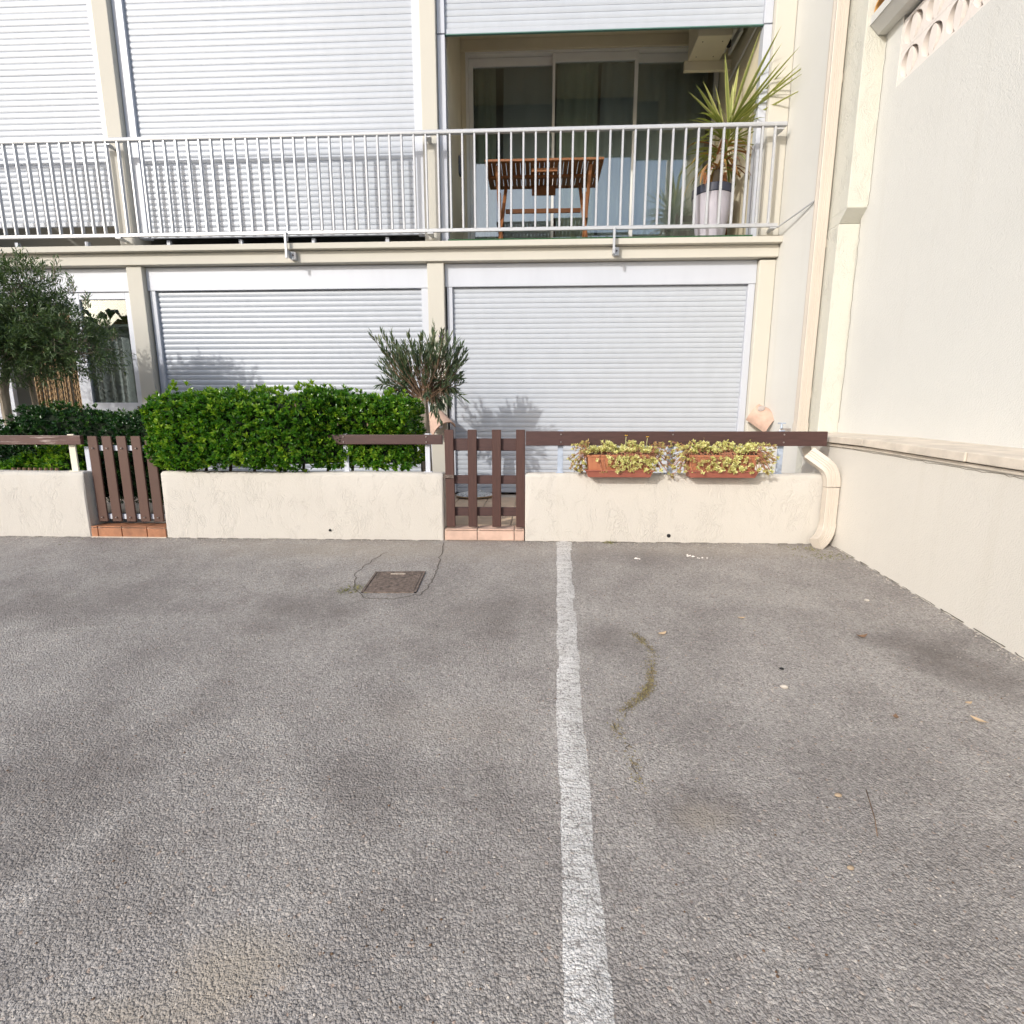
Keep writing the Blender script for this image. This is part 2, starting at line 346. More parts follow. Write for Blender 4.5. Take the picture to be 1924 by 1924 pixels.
def gz(y): return -.08*(GY-y) if -3 < y < GY else (0 if y >= GY else -.08*(GY+3))

# leaf cloud: arrays of base points, axes and sizes -> one mesh of folded diamond leaves
def leaves(name, m, parent, P, D, Ln, Wd, tone, droop=.15, nrm=None, fold=.25):
    n = len(P); P = np.asarray(P, float); D = np.asarray(D, float); D /= np.linalg.norm(D, axis=1)[:, None]+1e-9
    if nrm is None: nrm = np.array([0, -.35, 1.0]) + rng.normal(0, .55, (n, 3))
    side = np.cross(D, nrm); side /= np.linalg.norm(side, axis=1)[:, None]+1e-9
    up = np.cross(side, D)
    Ln = np.broadcast_to(Ln, (n,))[:, None]; Wd = np.broadcast_to(Wd, (n,))[:, None]
    mid = P + D*Ln*.55; tip = P + D*Ln - up*Ln*droop
    l = mid + side*Wd*.5 + up*Wd*fold; r = mid - side*Wd*.5 + up*Wd*fold
    V = np.stack([P, mid, tip, l, r], 1).reshape(-1, 3)
    o = np.array(org(parent)); V = V - o
    b = (np.arange(n)*5)[:, None]
    F = np.concatenate([b+[0, 1, 3], b+[1, 2, 3], b+[0, 4, 1], b+[4, 2, 1]], 1).reshape(-1, 3)
    me = bpy.data.meshes.new(name); me.vertices.add(len(V)); me.vertices.foreach_set('co', V.ravel())
    me.loops.add(F.size); me.loops.foreach_set('vertex_index', F.ravel().astype(np.int32))
    me.polygons.add(len(F)); me.polygons.foreach_set('loop_start', np.arange(0, F.size, 3, dtype=np.int32)); me.polygons.foreach_set('loop_total', np.full(len(F), 3, np.int32))
    me.update(); me.validate()
    at = me.attributes.new('tone', 'FLOAT', 'POINT'); at.data.foreach_set('value', np.repeat(np.clip(tone, 0, 1), 5).astype(np.float32))
    me.polygons.foreach_set('use_smooth', np.ones(len(F), bool)); me.materials.append(m)
    ob = bpy.data.objects.new(name, me); C.objects.link(ob)
    if parent: ob.parent = parent
    WL[ob.name] = org(parent).copy(); return ob
ease = lambda a, b_, x: np.clip((x-a)/(b_-a), 0, 1)**2*(3-2*np.clip((x-a)/(b_-a), 0, 1))
def unit(a): return a/(np.linalg.norm(a, axis=-1)[..., None]+1e-9)

#SETTING
# ------------------------------------------------------------------ ground
def ground():
    xs = np.concatenate([np.linspace(-60, -7, 8), np.linspace(-6, 3, 61), np.linspace(4, 60, 8)])
    ys = np.concatenate([np.linspace(-60, -4, 8), np.linspace(-3, 3.69, 60), np.array([3.75, 5, 12, 60])])
    X, Y = np.meshgrid(xs, ys); Z = np.vectorize(gz)(Y)
    near = (Y < 3.6) & (Y > -3) & (X > -6) & (X < 3)
    Z = Z + near*(.006*np.sin(X*2.3+1)*np.sin(Y*2.9) + .004*np.sin(X*5.1+Y*3.3)) - (Y > 3.72)*.03
    nx, ny = len(xs), len(ys); b = MB()
    b.add(np.stack([X, Y, Z], -1).reshape(-1, 3).tolist(), [(j*nx+i, j*nx+i+1, (j+1)*nx+i+1, (j+1)*nx+i) for j in range(ny-1) for i in range(nx-1)])
    o = b.build('asphalt_ground', M_ASPH, smooth='all'); kind(o, 'structure'); return o
ground()
def gz2(x, y): return gz(y) + (.006*math.sin(x*2.3+1)*math.sin(y*2.9) + .004*math.sin(x*5.1+y*3.3) if y < 3.6 else 0)
def line():
    K = [(3.657,.171,.280),(3.027,.147,.248),(2.573,.128,.223),(2.090,.110,.198),(1.749,.095,.187),(1.427,.084,.179),(1.322,.085,.173),(1.132,.074,.162),(1.048,.076,.169),(.928,.073,.163),(.838,.068,.159),(.774,.063,.154),(-3,-.22,-.12)]
    ys = np.linspace(3.685, -2.5, 420); ky = [k[0] for k in K][::-1]
    xl = np.interp(ys, ky, [k[1] for k in K][::-1]); xr = np.interp(ys, ky, [k[2] for k in K][::-1])
    r_ = random.Random(4); st = []; q = [0, 0]; nxt = 4
    for y in ys:                                         # the band steps sideways where cracks cross it
        if y < nxt: nxt = y-r_.uniform(.06, .22); q = [r_.gauss(0, .0035), r_.gauss(0, .0045)]
        st.append(tuple(q))
    b = MB(); vs = []; ac = []
    for y, a, c, (da, dc) in zip(ys, xl+[k[0] for k in st], xr+[k[1] for k in st], st):
        mid, hw = (a+c)/2, (c-a)/2*1.22
        for k in (-1, -.33, .33, 1): vs.append((mid+hw*k, y, gz2(mid+hw*k, y)+(.004 if abs(k) < .9 else -.0015))); ac.append(k)
    b.add(vs, [(i*4+j, i*4+j+1, (i+1)*4+j+1, (i+1)*4+j) for i in range(len(ys)-1) for j in range(3)])
    me = bpy.data.meshes.new('parking_line'); me.from_pydata(b.v, [], b.f); at = me.attributes.new('across', 'FLOAT', 'POINT'); at.data.foreach_set('value', np.array(ac, np.float32))
    me.materials.append(M_PAINT); o = bpy.data.objects.new('parking_line', me); C.objects.link(o); kind(o, 'structure')
line()

# trees added behind the viewer to mask low sky glow in the window reflections
def added_trees():
    n = 8000; x = rng.uniform(-45, 40, n); top = 3.2+3.6*ease(-15, -20, x)+1.3*np.sin(x*.35)+.8*np.sin(x*.9+1)  # made taller at the left to screen the left window's reflection
    P = np.stack([x, -24+rng.uniform(-1.6, 1.6, n), -.55+top*rng.uniform(0, 1.05, n)], 1)
    o = leaves('added_trees', M_HEDGE2, None, P, rng.normal(0, 1, (n, 3)), rng.uniform(.6, 1.3, n), rng.uniform(.5, .9, n), rng.uniform(0, 1, n)); kind(o, 'stuff')
    b = MB(); xs = np.linspace(-46, 41, 90)
    for k in range(89):
        for q in (xs[k], xs[k+1]): pass
        a, c = xs[k], xs[k+1]; h = [2.9+3.6*float(ease(-15, -20, q))+1.2*math.sin(q*.35)+.7*math.sin(q*.9+1) for q in (a, c)]
        b.add([(a, -24.6, -.6), (c, -24.6, -.6), (c, -24.0, h[1]), (a, -24.0, h[0])], [(0, 1, 2, 3)])
    b.build('inner_mass', M_CORE, o)
added_trees()

# terrace behind the low walls: base slab with individual tiles near the middle gate
b = MB().box(-9, 2.12, 3.84, 5.75, -.25, .07); ter = kind(b.build('terrace_floor', M_GROUT), 'structure')
me = MB().box(-.145, .145, -.145, .145, 0, .012).mesh('tile', M_TILEFLOOR, bevel=.003, seg=1)
for i in range(-4, 9):
    for j in range(5):
        inst(me, 'tile', ter, (-.62+.298*i, 4.01+.298*j, .0705+rnd.uniform(0, .002)))
# planting beds
kind(MB().box(-2.8, -.95, 3.84, 4.6, .07, .38).build('garden_soil', M_SOIL, bevel=.02), 'structure')

#BUILDING
# ------------------------------------------------------------------ apartment building
BLD = thing('apartment_building', 'cream two storey apartment block with white roller shutters and a balcony across the front', 'building', (-1, 5.6, 0))
def P_(name, m, *boxes, bevel=0, parent=None):
    b = MB()
    for q in boxes: b.box(*q)
    return b.build(name, m, parent or BLD, bevel)
for x0, x1, y in ((-4.275, -4.11, 5.53), (-1.10, -.93, 5.53), (-7.55, -7.38, 5.53)):
    P_('pillar', M_CREAM, (x0, x1, y, 5.78, 0, 2.472), bevel=.008)
for x0, x1 in ((-4.30, -4.145), (-1.112, -.96), (-7.55, -7.38)):
    P_('pillar', M_CREAM, (x0, x1, 5.53, 5.78, 2.647, 5.6), bevel=.008)
P_('pillar', M_CREAM, (2.235, 2.397, 5.535, 5.78, 0, 2.46), bevel=.012)
P_('pillar', M_CREAM, (2.205, 2.397, 5.535, 5.78, 2.647, 5.6), bevel=.012)
P_('beam', M_CREAM, (-10, 2.398, 5.50, 5.80, 2.475, 2.588), bevel=.006)
P_('ledge', M_CREAM, (-10, 2.40, 5.44, 7.2, 2.590, 2.645), bevel=.004)
# loggia of the open bay
P_('wall', M_CEIL, (-.958, -.885, 5.782, 7.0, 2.647, 5.4)).name = 'loggia_wall'
P_('wall', M_CEIL, (2.135, 2.20, 5.69, 7.0, 2.647, 5.4)).name = 'loggia_wall'
P_('ceiling', M_CEIL, (-.884, 2.134, 5.70, 7.0, 5.235, 5.35))
P_('lintel', M_CEIL, (-.884, 2.134, 6.75, 7.0, 5.118, 5.234), bevel=.004)
P_('lintel', M_CEIL, (-.884, -.832, 6.76, 7.0, 2.647, 5.117))
P_('turf_mat', M_GREENMAT, (-.87, 2.12, 5.47, 6.76, 2.647, 2.668))
# back of house
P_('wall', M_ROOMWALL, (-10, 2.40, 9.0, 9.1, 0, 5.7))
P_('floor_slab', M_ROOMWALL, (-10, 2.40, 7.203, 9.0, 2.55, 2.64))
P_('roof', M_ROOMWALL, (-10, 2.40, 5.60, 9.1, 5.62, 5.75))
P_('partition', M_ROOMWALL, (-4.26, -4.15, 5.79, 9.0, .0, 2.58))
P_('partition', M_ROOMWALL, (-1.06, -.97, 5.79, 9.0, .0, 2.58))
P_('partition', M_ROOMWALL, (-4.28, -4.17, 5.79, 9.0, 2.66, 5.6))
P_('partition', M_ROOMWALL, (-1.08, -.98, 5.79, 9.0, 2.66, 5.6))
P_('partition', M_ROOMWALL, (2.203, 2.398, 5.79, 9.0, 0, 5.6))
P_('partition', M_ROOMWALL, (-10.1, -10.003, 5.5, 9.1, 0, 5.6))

# roller shutters: convex slats in guide rails, box above
def slat_mesh(Lx, pitch, name, bulge=.004):
    prof = []
    for k in range(7):
        a = k/6; prof.append((-bulge*math.sin(math.pi*min(1, max(0, (a-.03)/.94)))**.6, a*(pitch-.0025)))
    prof += [(.009, pitch-.0022), (.009, 0)]
    b = MB(); b.prism(prof, 'x', 0, Lx); return b.mesh(name, M_PVC, smooth=True)
def shutter(x0, x1, z0, z1, Y, n, guides, box=None, bottom=True, bulge=.004):
    """guides: (left width, right width)"""
    gl, gr = guides
    ztop = box[4] if box else z1
    root = MB().box(x0+.01, x1-.01, Y+.026, Y+.034, z0+.004, z1).build('roller_shutter', M_PVC, BLD)
    for a, c in ((x0-gl, x0+.004), (x1-.004, x1+gr)):
        MB().box(a, c, Y-.022, Y+.06, z0-.003, ztop-.002 if box else z1).build('guide_rail', M_BOX, root, .002, seg=1)
    if box:
        bx0, bx1, by0, by1, bz0, bz1 = box; MB().box(bx0, bx1, by0, by1, bz0, bz1).build('shutter_box', M_BOX, root, .003, seg=1)
    pitch = (z1-z0-(.05 if bottom else 0))/n
    me = slat_mesh(x1-x0-.012, pitch, 'slat', bulge)
    zb = z0 + (.05 if bottom else 0)
    for i in range(n):
        inst(me, 'slat', root, (x0+.006, Y+.012+rnd.uniform(-.0008, .0008), zb+i*pitch+rnd.uniform(-.0004, .0004)), (R(rnd.uniform(-.15, .15)), 0, 0))
    if bottom: MB().box(x0+.006, x1-.006, Y, Y+.022, z0, z0+.047).build('bottom_bar', M_PVC, root, .004, seg=1)
    return root
shutter(-4.035, -1.175, .10, 2.238, 5.612, 39, (.055, .065), (-4.107, -1.102, 5.585, 5.78, 2.240, 2.470), bulge=.0062)
shutter(-.858, 2.168, .10, 2.245, 5.612, 41, (.052, .062), (-.927, 2.233, 5.585, 5.78, 2.247, 2.470))
shutter(-4.040, -1.195, 2.765, 5.45, 5.612, 48, (.10, .078))
shutter(-7.35, -4.385, 2.89, 5.45, 5.612, 46, (.03, .083))
shutter(-.885, 2.13, 4.545, 5.45, 5.612, 16, (.070, .072))
MB().box(-.885, 2.13, 5.606, 5.63, 4.536, 4.544).build('bottom_seal', mat('green_seal', (.09, .20, .17), .5), BLD)
for x0, x1 in ((-4.143, -1.114), (-7.38, -4.302)):
    b = MB().box(x0, x1, 5.66, 5.74, 2.647, 2.700)
    xx = x0+.25
    while xx < x1-.1: MB().box(xx, xx+.035, 5.66, 5.695, 2.666, 2.76).build('door_post', M_BOX, BLD); xx += .78
    b.build('door_threshold', M_BOX, BLD)
# guide posts of the open bay run on down to the slab
P_('guide_post', M_BOX, (-.955, -.882, 5.59, 5.68, 2.647, 4.53), bevel=.003)
P_('guide_post', M_BOX, (2.128, 2.203, 5.59, 5.68, 2.647, 4.53), bevel=.003)
# sliding glass doors at the back of the loggia
def sash(x0, x1, z0, z1, y, wl, wr, wt, wb, parent, m=M_ALU, g=None):
    b = MB(); b.box(x0, x0+wl, y, y+.045, z0, z1); b.box(x1-wr, x1, y, y+.045, z0, z1)
    b.box(x0+wl, x1-wr, y+.001, y+.044, z1-wt, z1); b.box(x0+wl, x1-wr, y+.001, y+.044, z0, z0+wb)
    s_ = b.build('sash', m, parent, .002, seg=1)
    MB().box(x0+wl-.004, x1-wr+.004, y+.018, y+.024, z0+wb-.004, z1-wt+.004).build('pane', g or M_GLASS, s_)
    return s_
b = MB(); b.box(-.831, 2.13, 6.775, 6.90, 5.095, 5.117); b.box(-.831, -.80, 6.775, 6.90, 2.67, 5.094); b.box(-.80, 2.13, 6.775, 6.90, 2.648, 2.669)
sd = b.build('sliding_door', M_ALU, BLD)
sash(-.799, .225, 2.672, 5.09, 6.838, .048, .032, .085, .05, sd)
sash(.190, 1.185, 2.672, 5.09, 6.788, .032, .042, .085, .05, sd)
sash(1.140, 2.125, 2.672, 5.09, 6.838, .038, .05, .085, .05, sd)
P_('wall_switch', mat('dark_grey_switch', (.10, .11, .13), .5), (-.884, -.862, 6.42, 6.51, 3.78, 3.87), (-.884, -.858, 6.42, 6.51, 3.68, 3.775), bevel=.006)
# ground floor window of the left bay
b = MB(); b.box(-7.38, -4.278, 5.585, 5.75, 2.235, 2.47)
lw = b.build('window', M_BOX, BLD, .003, seg=1)
sash(-5.02, -4.278, .92, 2.233, 5.60, .13, .10, .07, .16, lw, M_BOX, M_GLASSW)
sash(-7.38, -5.80, .92, 2.233, 5.60, .06, .14, .07, .16, lw, M_BOX, M_GLASSW)
MB().box(-5.80, -5.02, 5.60, 5.64, 2.10, 2.233).build('frame', M_BOX, lw)
P_('wall', M_BOX, (-5.03, -4.278, 5.612, 5.75, .07, .918), bevel=.003)
P_('wall', M_BOX, (-7.38, -5.80, 5.612, 5.75, .07, .918), bevel=.003)
P_('threshold', M_BOX, (-5.798, -5.032, 5.612, 5.75, .07, .13))
P_('shelf', M_ALU, (-7.3, -4.30, 5.86, 6.05, 1.93, 1.955))
P_('pelmet', mat('tan_pelmet', (.42, .22, .13), .8, .3, 9), (-5.0, -4.75, 6.08, 6.12, 1.99, 2.13), (-4.68, -4.52, 6.06, 6.1, 1.98, 2.12))

# curtains
def curtain(name, label, m, x0, x1, y, z0, z1, folds, amp, group=None, seed=0):
    r = random.Random(seed); n = int(folds*10); b = MB(); ph = r.uniform(0, 6)
    def off(u): return amp*math.sin(u*folds*2*math.pi+ph+.8*math.sin(u*9+ph)) + .3*amp*math.sin(u*folds*5.1+ph)
    vs = []
    for i in range(n+1):
        u = i/n
        for k in range(5):
            zz = z0+(z1-z0)*k/4; vs.append((x0+(x1-x0)*u + .006*math.sin(k*2+u*20), y+off(u)*(1.15-.1*k), zz))
    b.add(vs, [(i*5+k, (i+1)*5+k, (i+1)*5+k+1, i*5+k+1) for i in range(n) for k in range(4)])
    return tag(b.build(name, m, None, smooth='all'), label, 'curtain', group)
curtain('curtain', 'olive grey curtain bunched at the left edge of the balcony glass doors', M_CURT, -.75, -.49, 6.97, 2.68, 5.10, 3, .022, seed=1)
curtain('curtain', 'grey curtain falling in narrow folds behind the middle balcony glass door', M_CURT, .25, .74, 6.97, 2.68, 5.10, 4, .02, seed=2)
curtain('curtain', 'sheer pale curtain behind the left balcony glass door and the wooden table', M_SHEER, -.40, .19, 7.0, 2.68, 5.10, 2.5, .012, seed=3)
curtain('curtain', 'sheer pale curtain behind the right balcony glass door beside the yucca pot', M_SHEER, .78, 2.05, 7.0, 2.68, 5.10, 8, .022, seed=4)
curtain('curtain', 'grey net curtain behind the left ground floor window next to the cream pillar', mat('grey_net_curtain', (.66, .68, .68), .9, .05, 3), -5.3, -4.29, 6.02, .95, 1.92, 6, .02, seed=5)
bc = thing('bead_curtain', 'tan bead curtain hanging in the open door behind the olive tree', 'bead curtain', (-5.4, 5.70, .13))
cord = MB()
for k in range(28): cord.tube([(0, 0, -.065*k), (0, 0, -.065*k-.03), (0, 0, -.065*k-.06)], [.006, .012, .006], 5)
cord = cord.mesh('bead_string', M_BEAD, smooth=True)
for i in range(30):
    inst(cord, 'bead_string', bc, (-5.62+i*.020+rnd.uniform(-.004, .004), 5.70+rnd.uniform(-.02, .02), 2.09-rnd.uniform(0, .05)))
MB().box(-5.79, -5.04, 5.69, 5.71, 2.09, 2.10).build('rod', M_ALU, bc)

# return wall of the building (turns towards the viewer at the right)
b = MB().box(2.40, 2.60, 4.50, 9.1, -.3, 5.8); b.build('return_wall', M_PALE, BLD)

#RAILING
RAIL = thing('balcony_railing', 'pale grey metal balcony railing with thin upright bars across the upper floor', 'railing', (-1.5, 5.42, 2.69))
YR = 5.42
b = MB(); prof = [(-.021, -.010), (-.018, -.018), (.018, -.018), (.021, -.010), (.021, .008), (.014, .017), (-.014, .017), (-.021, .008)]
b.sweep(prof, [(-10, YR, 3.600), (2.335, YR, 3.604)], [((0, 1, 0), (0, 0, 1))]*2); b.build('top_rail', M_RAIL, RAIL, smooth=True)
b = MB(); prof = [(-.012, -.016), (.012, -.016), (.012, .016), (-.012, .016)]
b.sweep(prof, [(-10, YR, 2.729), (2.325, YR, 2.733)], [((0, 1, 0), (0, 0, 1))]*2); b.build('bottom_rail', M_RAIL, RAIL, .003)
bar = MB().box(-.0095, .0095, -.016, .016, 2.742, 3.586).mesh('bar', M_RAIL, (0, 0, 0), bevel=.003, seg=1)
x = 2.235
nb = 0
while x > -9.9:
    inst(bar, 'bar', RAIL, (x, YR, 0)); x -= .1176; nb += 1
for bx in (-2.482, .776, -5.75):                         # brackets bolted to the beam
    b = MB(); b.box(bx-.018, bx+.004, 5.385, 5.405, 2.49, 2.735); b.box(bx-.014, bx+.002, 5.405, 5.44, 2.66, 2.70)
    b.box(bx+.0, bx+.055, 5.46, 5.498, 2.495, 2.57); b.prism([(5.406, 2.575), (5.497, 2.575), (5.497, 2.505), (5.44, 2.505)], 'x', bx-.010, bx+.0)
    br = b.build('bracket', M_RAIL, RAIL, .002, seg=1)
    MB().tube([(bx+.03, 5.452, 2.535), (bx+.03, 5.462, 2.535)], .008, 8).build('bolt', M_DARKBOLT, br)
for bx in (-4.225, -1.035, 2.285, -7.46):                # stays between rails and pillars
    for z in (3.572, 2.715):
        b = MB(); b.prism([(bx-.03, YR-.01), (bx+.03, YR-.01), (bx+.03, YR+.03), (bx+.012, 5.53), (bx-.012, 5.53), (bx-.03, YR+.03)], 'z', z-.014, z)
        b.build('stay', M_RAIL, RAIL, .002, seg=1)
b = MB().tube([(2.33, 5.42, 2.715), (2.36, 5.1, 2.722), (2.398, 4.82, 2.74)], .008, 8); b.build('brace', M_RAIL, RAIL, smooth=True)

# balcony furniture ------------------------------------------------
TB = thing('folding_table', 'slatted brown wooden folding table on the balcony behind the railing', 'table', (.08, 6.0, 2.67))
zt = 3.495
for i in range(24):
    x0 = -.50+i*.0495
    MB().box(x0, x0+.0425, 5.755, 6.315, zt-.018, zt).build('slat', M_TEAK, TB, .002, seg=1)
MB().box(-.515, .69, 5.715, 5.751, zt-.022, zt+.002).build('front_board', M_TEAK, TB, .003, seg=1)
MB().box(-.515, .69, 6.319, 6.355, zt-.022, zt+.002).build('rear_board', M_TEAK, TB, .003, seg=1)
MB().box(-.49, .665, 6.02, 6.06, zt-.045, zt-.0185).build('batten', M_TEAK, TB, .002, seg=1)
for x in (-.515, .645): MB().box(x, x+.045, 5.752, 6.318, zt-.024, zt-.0185).build('end_board', M_TEAK, TB)
b = MB(); b.box(-.04, .225, 5.80, 5.83, zt-.085, zt-.05); b.build('drop_shelf', M_TEAK, TB, .002, seg=1)
b = MB(); b.box(-.04, .225, 6.27, 6.30, zt-.115, zt-.0195); b.build('drop_shelf', M_TEAK, TB, .002, seg=1)
for x, s_ in ((-.40, 1), (.565, -1)):
    MB().beam((x, 5.80, zt-.02), (x+.04*s_, 6.18, 2.69), .035, .03).build('leg', M_TEAK, TB, .004, seg=1)
    MB().beam((x+.075*s_, 6.25, zt-.02), (x+.02*s_, 5.78, 2.69), .035, .03).build('leg', M_TEAK, TB, .004, seg=1)
    MB().beam((x+.02*s_, 5.92, 3.26), (x+.02*s_, 5.97, 3.02), .03, .04).build('hinge_block', M_TEAK, TB, .003, seg=1)
MB().beam((-.33, 6.16, 3.17), (.50, 6.16, 3.17), .045, .02).build('crossbar', M_TEAK, TB, .003, seg=1)
MB().beam((-.38, 5.80, 2.72), (.55, 5.80, 2.72), .04, .03).build('crossbar', M_TEAK, TB, .003, seg=1)

PT = thing('plant_pot', 'tall lilac grey pot with dark rim on the balcony holding a yucca', 'pot', (1.83, 5.86, 2.668))
MB().lathe([(.0, 2.668), (.125, 2.668), (.150, 2.80), (.185, 3.05), (.193, 3.145), (.196, 3.15)], 1.83, 5.86, 40).build('body', M_POT, PT, smooth=True)
MB().lathe([(.1965, 3.150), (.203, 3.155), (.205, 3.225), (.196, 3.232), (.18, 3.228), (.178, 3.20), (0, 3.20)], 1.83, 5.86, 40).build('rim', M_POTRIM, PT, smooth=True)
YU = thing('yucca_plant', 'spiky variegated yucca with drooping dead lower leaves in the balcony pot', 'plant', (1.84, 5.86, 3.20))
MB().tube([(1.84, 5.86, 3.19), (1.86, 5.86, 3.4), (1.90, 5.85, 3.72)], [.035, .03, .035], 10).build('trunk', M_TRUNK, YU, smooth=True)
def blade(b, tone, base, d, ln, wd, sag, t0, segs=7):
    base, d = Vector(base), Vector(d).normalized(); side = d.cross(Vector((0, 0, 1))); side = side.normalized() if side.length > .05 else Vector((1, 0, 0))
    p = base.copy(); vs = []
    for k in range(segs+1):
        u = k/segs; wk = wd*(.55+.9*u)*(1-u**2.2) + .0008
        up = side.cross(d).normalized()
        vs += [p-side*wk/2+up*wk*.18, p, p+side*wk/2+up*wk*.18]; tone += [t0*.9+.25, t0*.5, t0*.9+.25]
        p = p + d*ln/segs; d = (d - Vector((0, 0, 1))*sag/segs*(.4+1.2*u)).normalized()
    b.add(vs, [(3*k+j, 3*k+j+1, 3*k+j+4, 3*k+j+3) for k in range(segs) for j in (0, 1)])
def blades(name, m, parent, lst):
    b = MB(); tone = []
    for q in lst: blade(b, tone, *q)
    me = bpy.data.meshes.new(name); o = org(parent); me.from_pydata([(x-o.x, y-o.y, z-o.z) for x, y, z in b.v], [], b.f)
    at = me.attributes.new('tone', 'FLOAT', 'POINT'); at.data.foreach_set('value', np.clip(np.array(tone, np.float32), 0, 1)); me.materials.append(m)
    me.polygons.foreach_set('use_smooth', np.ones(len(b.f), bool))
    ob = bpy.data.objects.new(name, me); C.objects.link(ob); ob.parent = parent; WL[ob.name] = o.copy(); return ob
def _bl(seed, cx, cz):
    r = random.Random(seed); out = []
    tips = [(1.566, 4.05), (1.757, 4.19), (1.68, 4.15), (1.93, 4.12), (2.05, 4.37), (2.02, 4.32), (2.22, 4.20), (2.30, 4.10), (2.36, 4.07), (2.42, 3.86), (1.62, 3.92), (1.78, 4.12), (2.15, 4.28), (2.28, 4.02), (2.44, 4.02), (2.40, 3.95), (2.50, 3.88), (2.34, 4.16), (1.60, 4.0), (1.86, 4.22), (2.20, 4.06)]
    for tx, tz in tips:
        by = r.uniform(5.80, 5.90); fw = tx > 2.1; d = Vector(((tx-cx)*(.93 if fw else 1), r.uniform(-.48, -.36) if fw else r.uniform(-.30, .16), tz-cz)); out.append(((cx+r.uniform(-.02, .02), by, cz+r.uniform(-.05, .03)), d, d.length*1.16, .046, .05, r.uniform(.55, .95)))
    for i in range(52):
        a = r.uniform(0, 6.28); d = Vector((math.cos(a), math.sin(a)*.8, r.uniform(-.25, .8))); out.append(((cx, 5.85, cz-r.uniform(.0, .25)), d, r.uniform(.36, .56), .038, r.uniform(.5, 1.9), r.uniform(.3, .7)))
    return out
blades('leaf', M_YUCCA, YU, _bl(3, 1.93, 3.76))
r_ = random.Random(5)
blades('dead_leaf', M_YUCCAD, YU, [((1.86+r_.uniform(-.03, .03), 5.84, 3.62-r_.uniform(0, .22)), Vector((math.cos(a), math.sin(a)*.7-.2, r_.uniform(-.2, .5))), r_.uniform(.35, .5), .034, r_.uniform(2.2, 3.4), r_.uniform(.1, .9)) for a in [r_.uniform(0, 6.28) for _ in range(26)]])
FC = thing('folding_chair', 'folded brown wooden chair leaning behind the yucca pot on the balcony', 'chair', (2.0, 6.15, 2.668))
for x in (1.87, 2.09): MB().beam((x, 6.12, 2.67), (x+.0, 6.30, 3.58), .035, .025).build('frame_rail', M_TEAK, FC, .003, seg=1)
for k in range(9):
    z = 2.78+k*.088; MB().box(1.89, 2.07, 6.115+(z-2.67)*.2, 6.135+(z-2.67)*.2, z, z+.07).build('slat', M_TEAK, FC, .002, seg=1)
CB = thing('ceiling_cabinet', 'cream board box fixed under the balcony ceiling at the right', 'cabinet', (1.85, 6.1, 4.75))
MB().box(1.63, 1.97, 5.98, 6.35, 4.70, 5.234).build('board', M_CEIL, CB, .004, seg=1)
MB().box(1.60, 2.10, 6.352, 6.395, 4.615, 4.715).build('lip', M_CEIL, CB, .004, seg=1)
MB().box(1.98, 2.02, 6.0, 6.34, 4.76, 4.86).build('arm', M_ALU, CB, .003, seg=1)
MB().box(2.05, 2.08, 6.0, 6.34, 4.74, 4.82).build('arm', M_ALU, CB, .003, seg=1)
MB().tube([(2.118, 5.74, 4.62), (2.118, 6.45, 4.56)], .010, 8).build('rod', M_ALU, CB, smooth=True)
MB().tube([(1.99, 6.14, 4.77), (1.99, 6.14, 4.70)], .022, 12).build('knob', M_RUBBER, CB, smooth=True)
for x, y in ((1.70, 6.06), (1.90, 6.06), (1.70, 6.28), (1.88, 6.28)): MB().tube([(x, y, 4.697), (x, y, 4.701)], .006, 8).build('screw', M_DARKBOLT, CB)

#WALLS
# ------------------------------------------------------------------ low garden walls
def lowwall(label, x0, x1, hole=None):
    nx = max(8, int((x1-x0)/.05)); t0 = thing('garden_wall', label, 'wall', ((x0+x1)/2, 3.76, 0))
    b = MB(); prof = [(3.69, -.06), (3.69, .08), (3.69, .3), (3.692, .470), (3.698, .492), (3.712, .502), (3.80, .502), (3.828, .496), (3.84, .478), (3.84, -.06)]
    pts = [(x0, 0, 0), (x0+.008, 0, 0)] + [(x0+(x1-x0)*i/nx, 0, 0) for i in range(1, nx)] + [(x1-.008, 0, 0), (x1, 0, 0)]
    vs = []
    for i, q in enumerate(pts):
        e = .008 if i in (0, len(pts)-1) else 0
        for y, z in prof:
            yy = min(max(y, 3.69+e), 3.84-e); zz = z-e if z > .4 else z
            vs.append((q[0], yy+.002*math.sin(q[0]*3.1+z*9)+rnd.uniform(-.0006, .0006), zz+(.0025*math.sin(q[0]*4)+rnd.uniform(-.0012, .0012) if z > .4 else 0)))
    n = len(prof); k = len(pts)
    b.add(vs, [(i*n+j, i*n+(j+1) % n, (i+1)*n+(j+1) % n, (i+1)*n+j) for i in range(k-1) for j in range(n)] + [tuple(range(n-1, -1, -1)), tuple(range((k-1)*n, k*n))])
    b.build('wall', M_ROUGH, t0, smooth=True)
    if hole:
        hx, hz, hr = hole; MB().tube([(hx, 3.685, hz), (hx, 3.72, hz)], hr, 10).build('weep_hole', M_RUBBER, t0)
    return t0
lowwall('rough cream low wall at the far left under the peeling rail', -9.0, -3.385)
lowwall('rough cream low wall between the two gates under the bright green hedge', -2.785, -.662, (-1.52, .07, .010))
lowwall('rough cream low wall on the right carrying the two planters', -.058, 2.118, (.99, .052, .014))

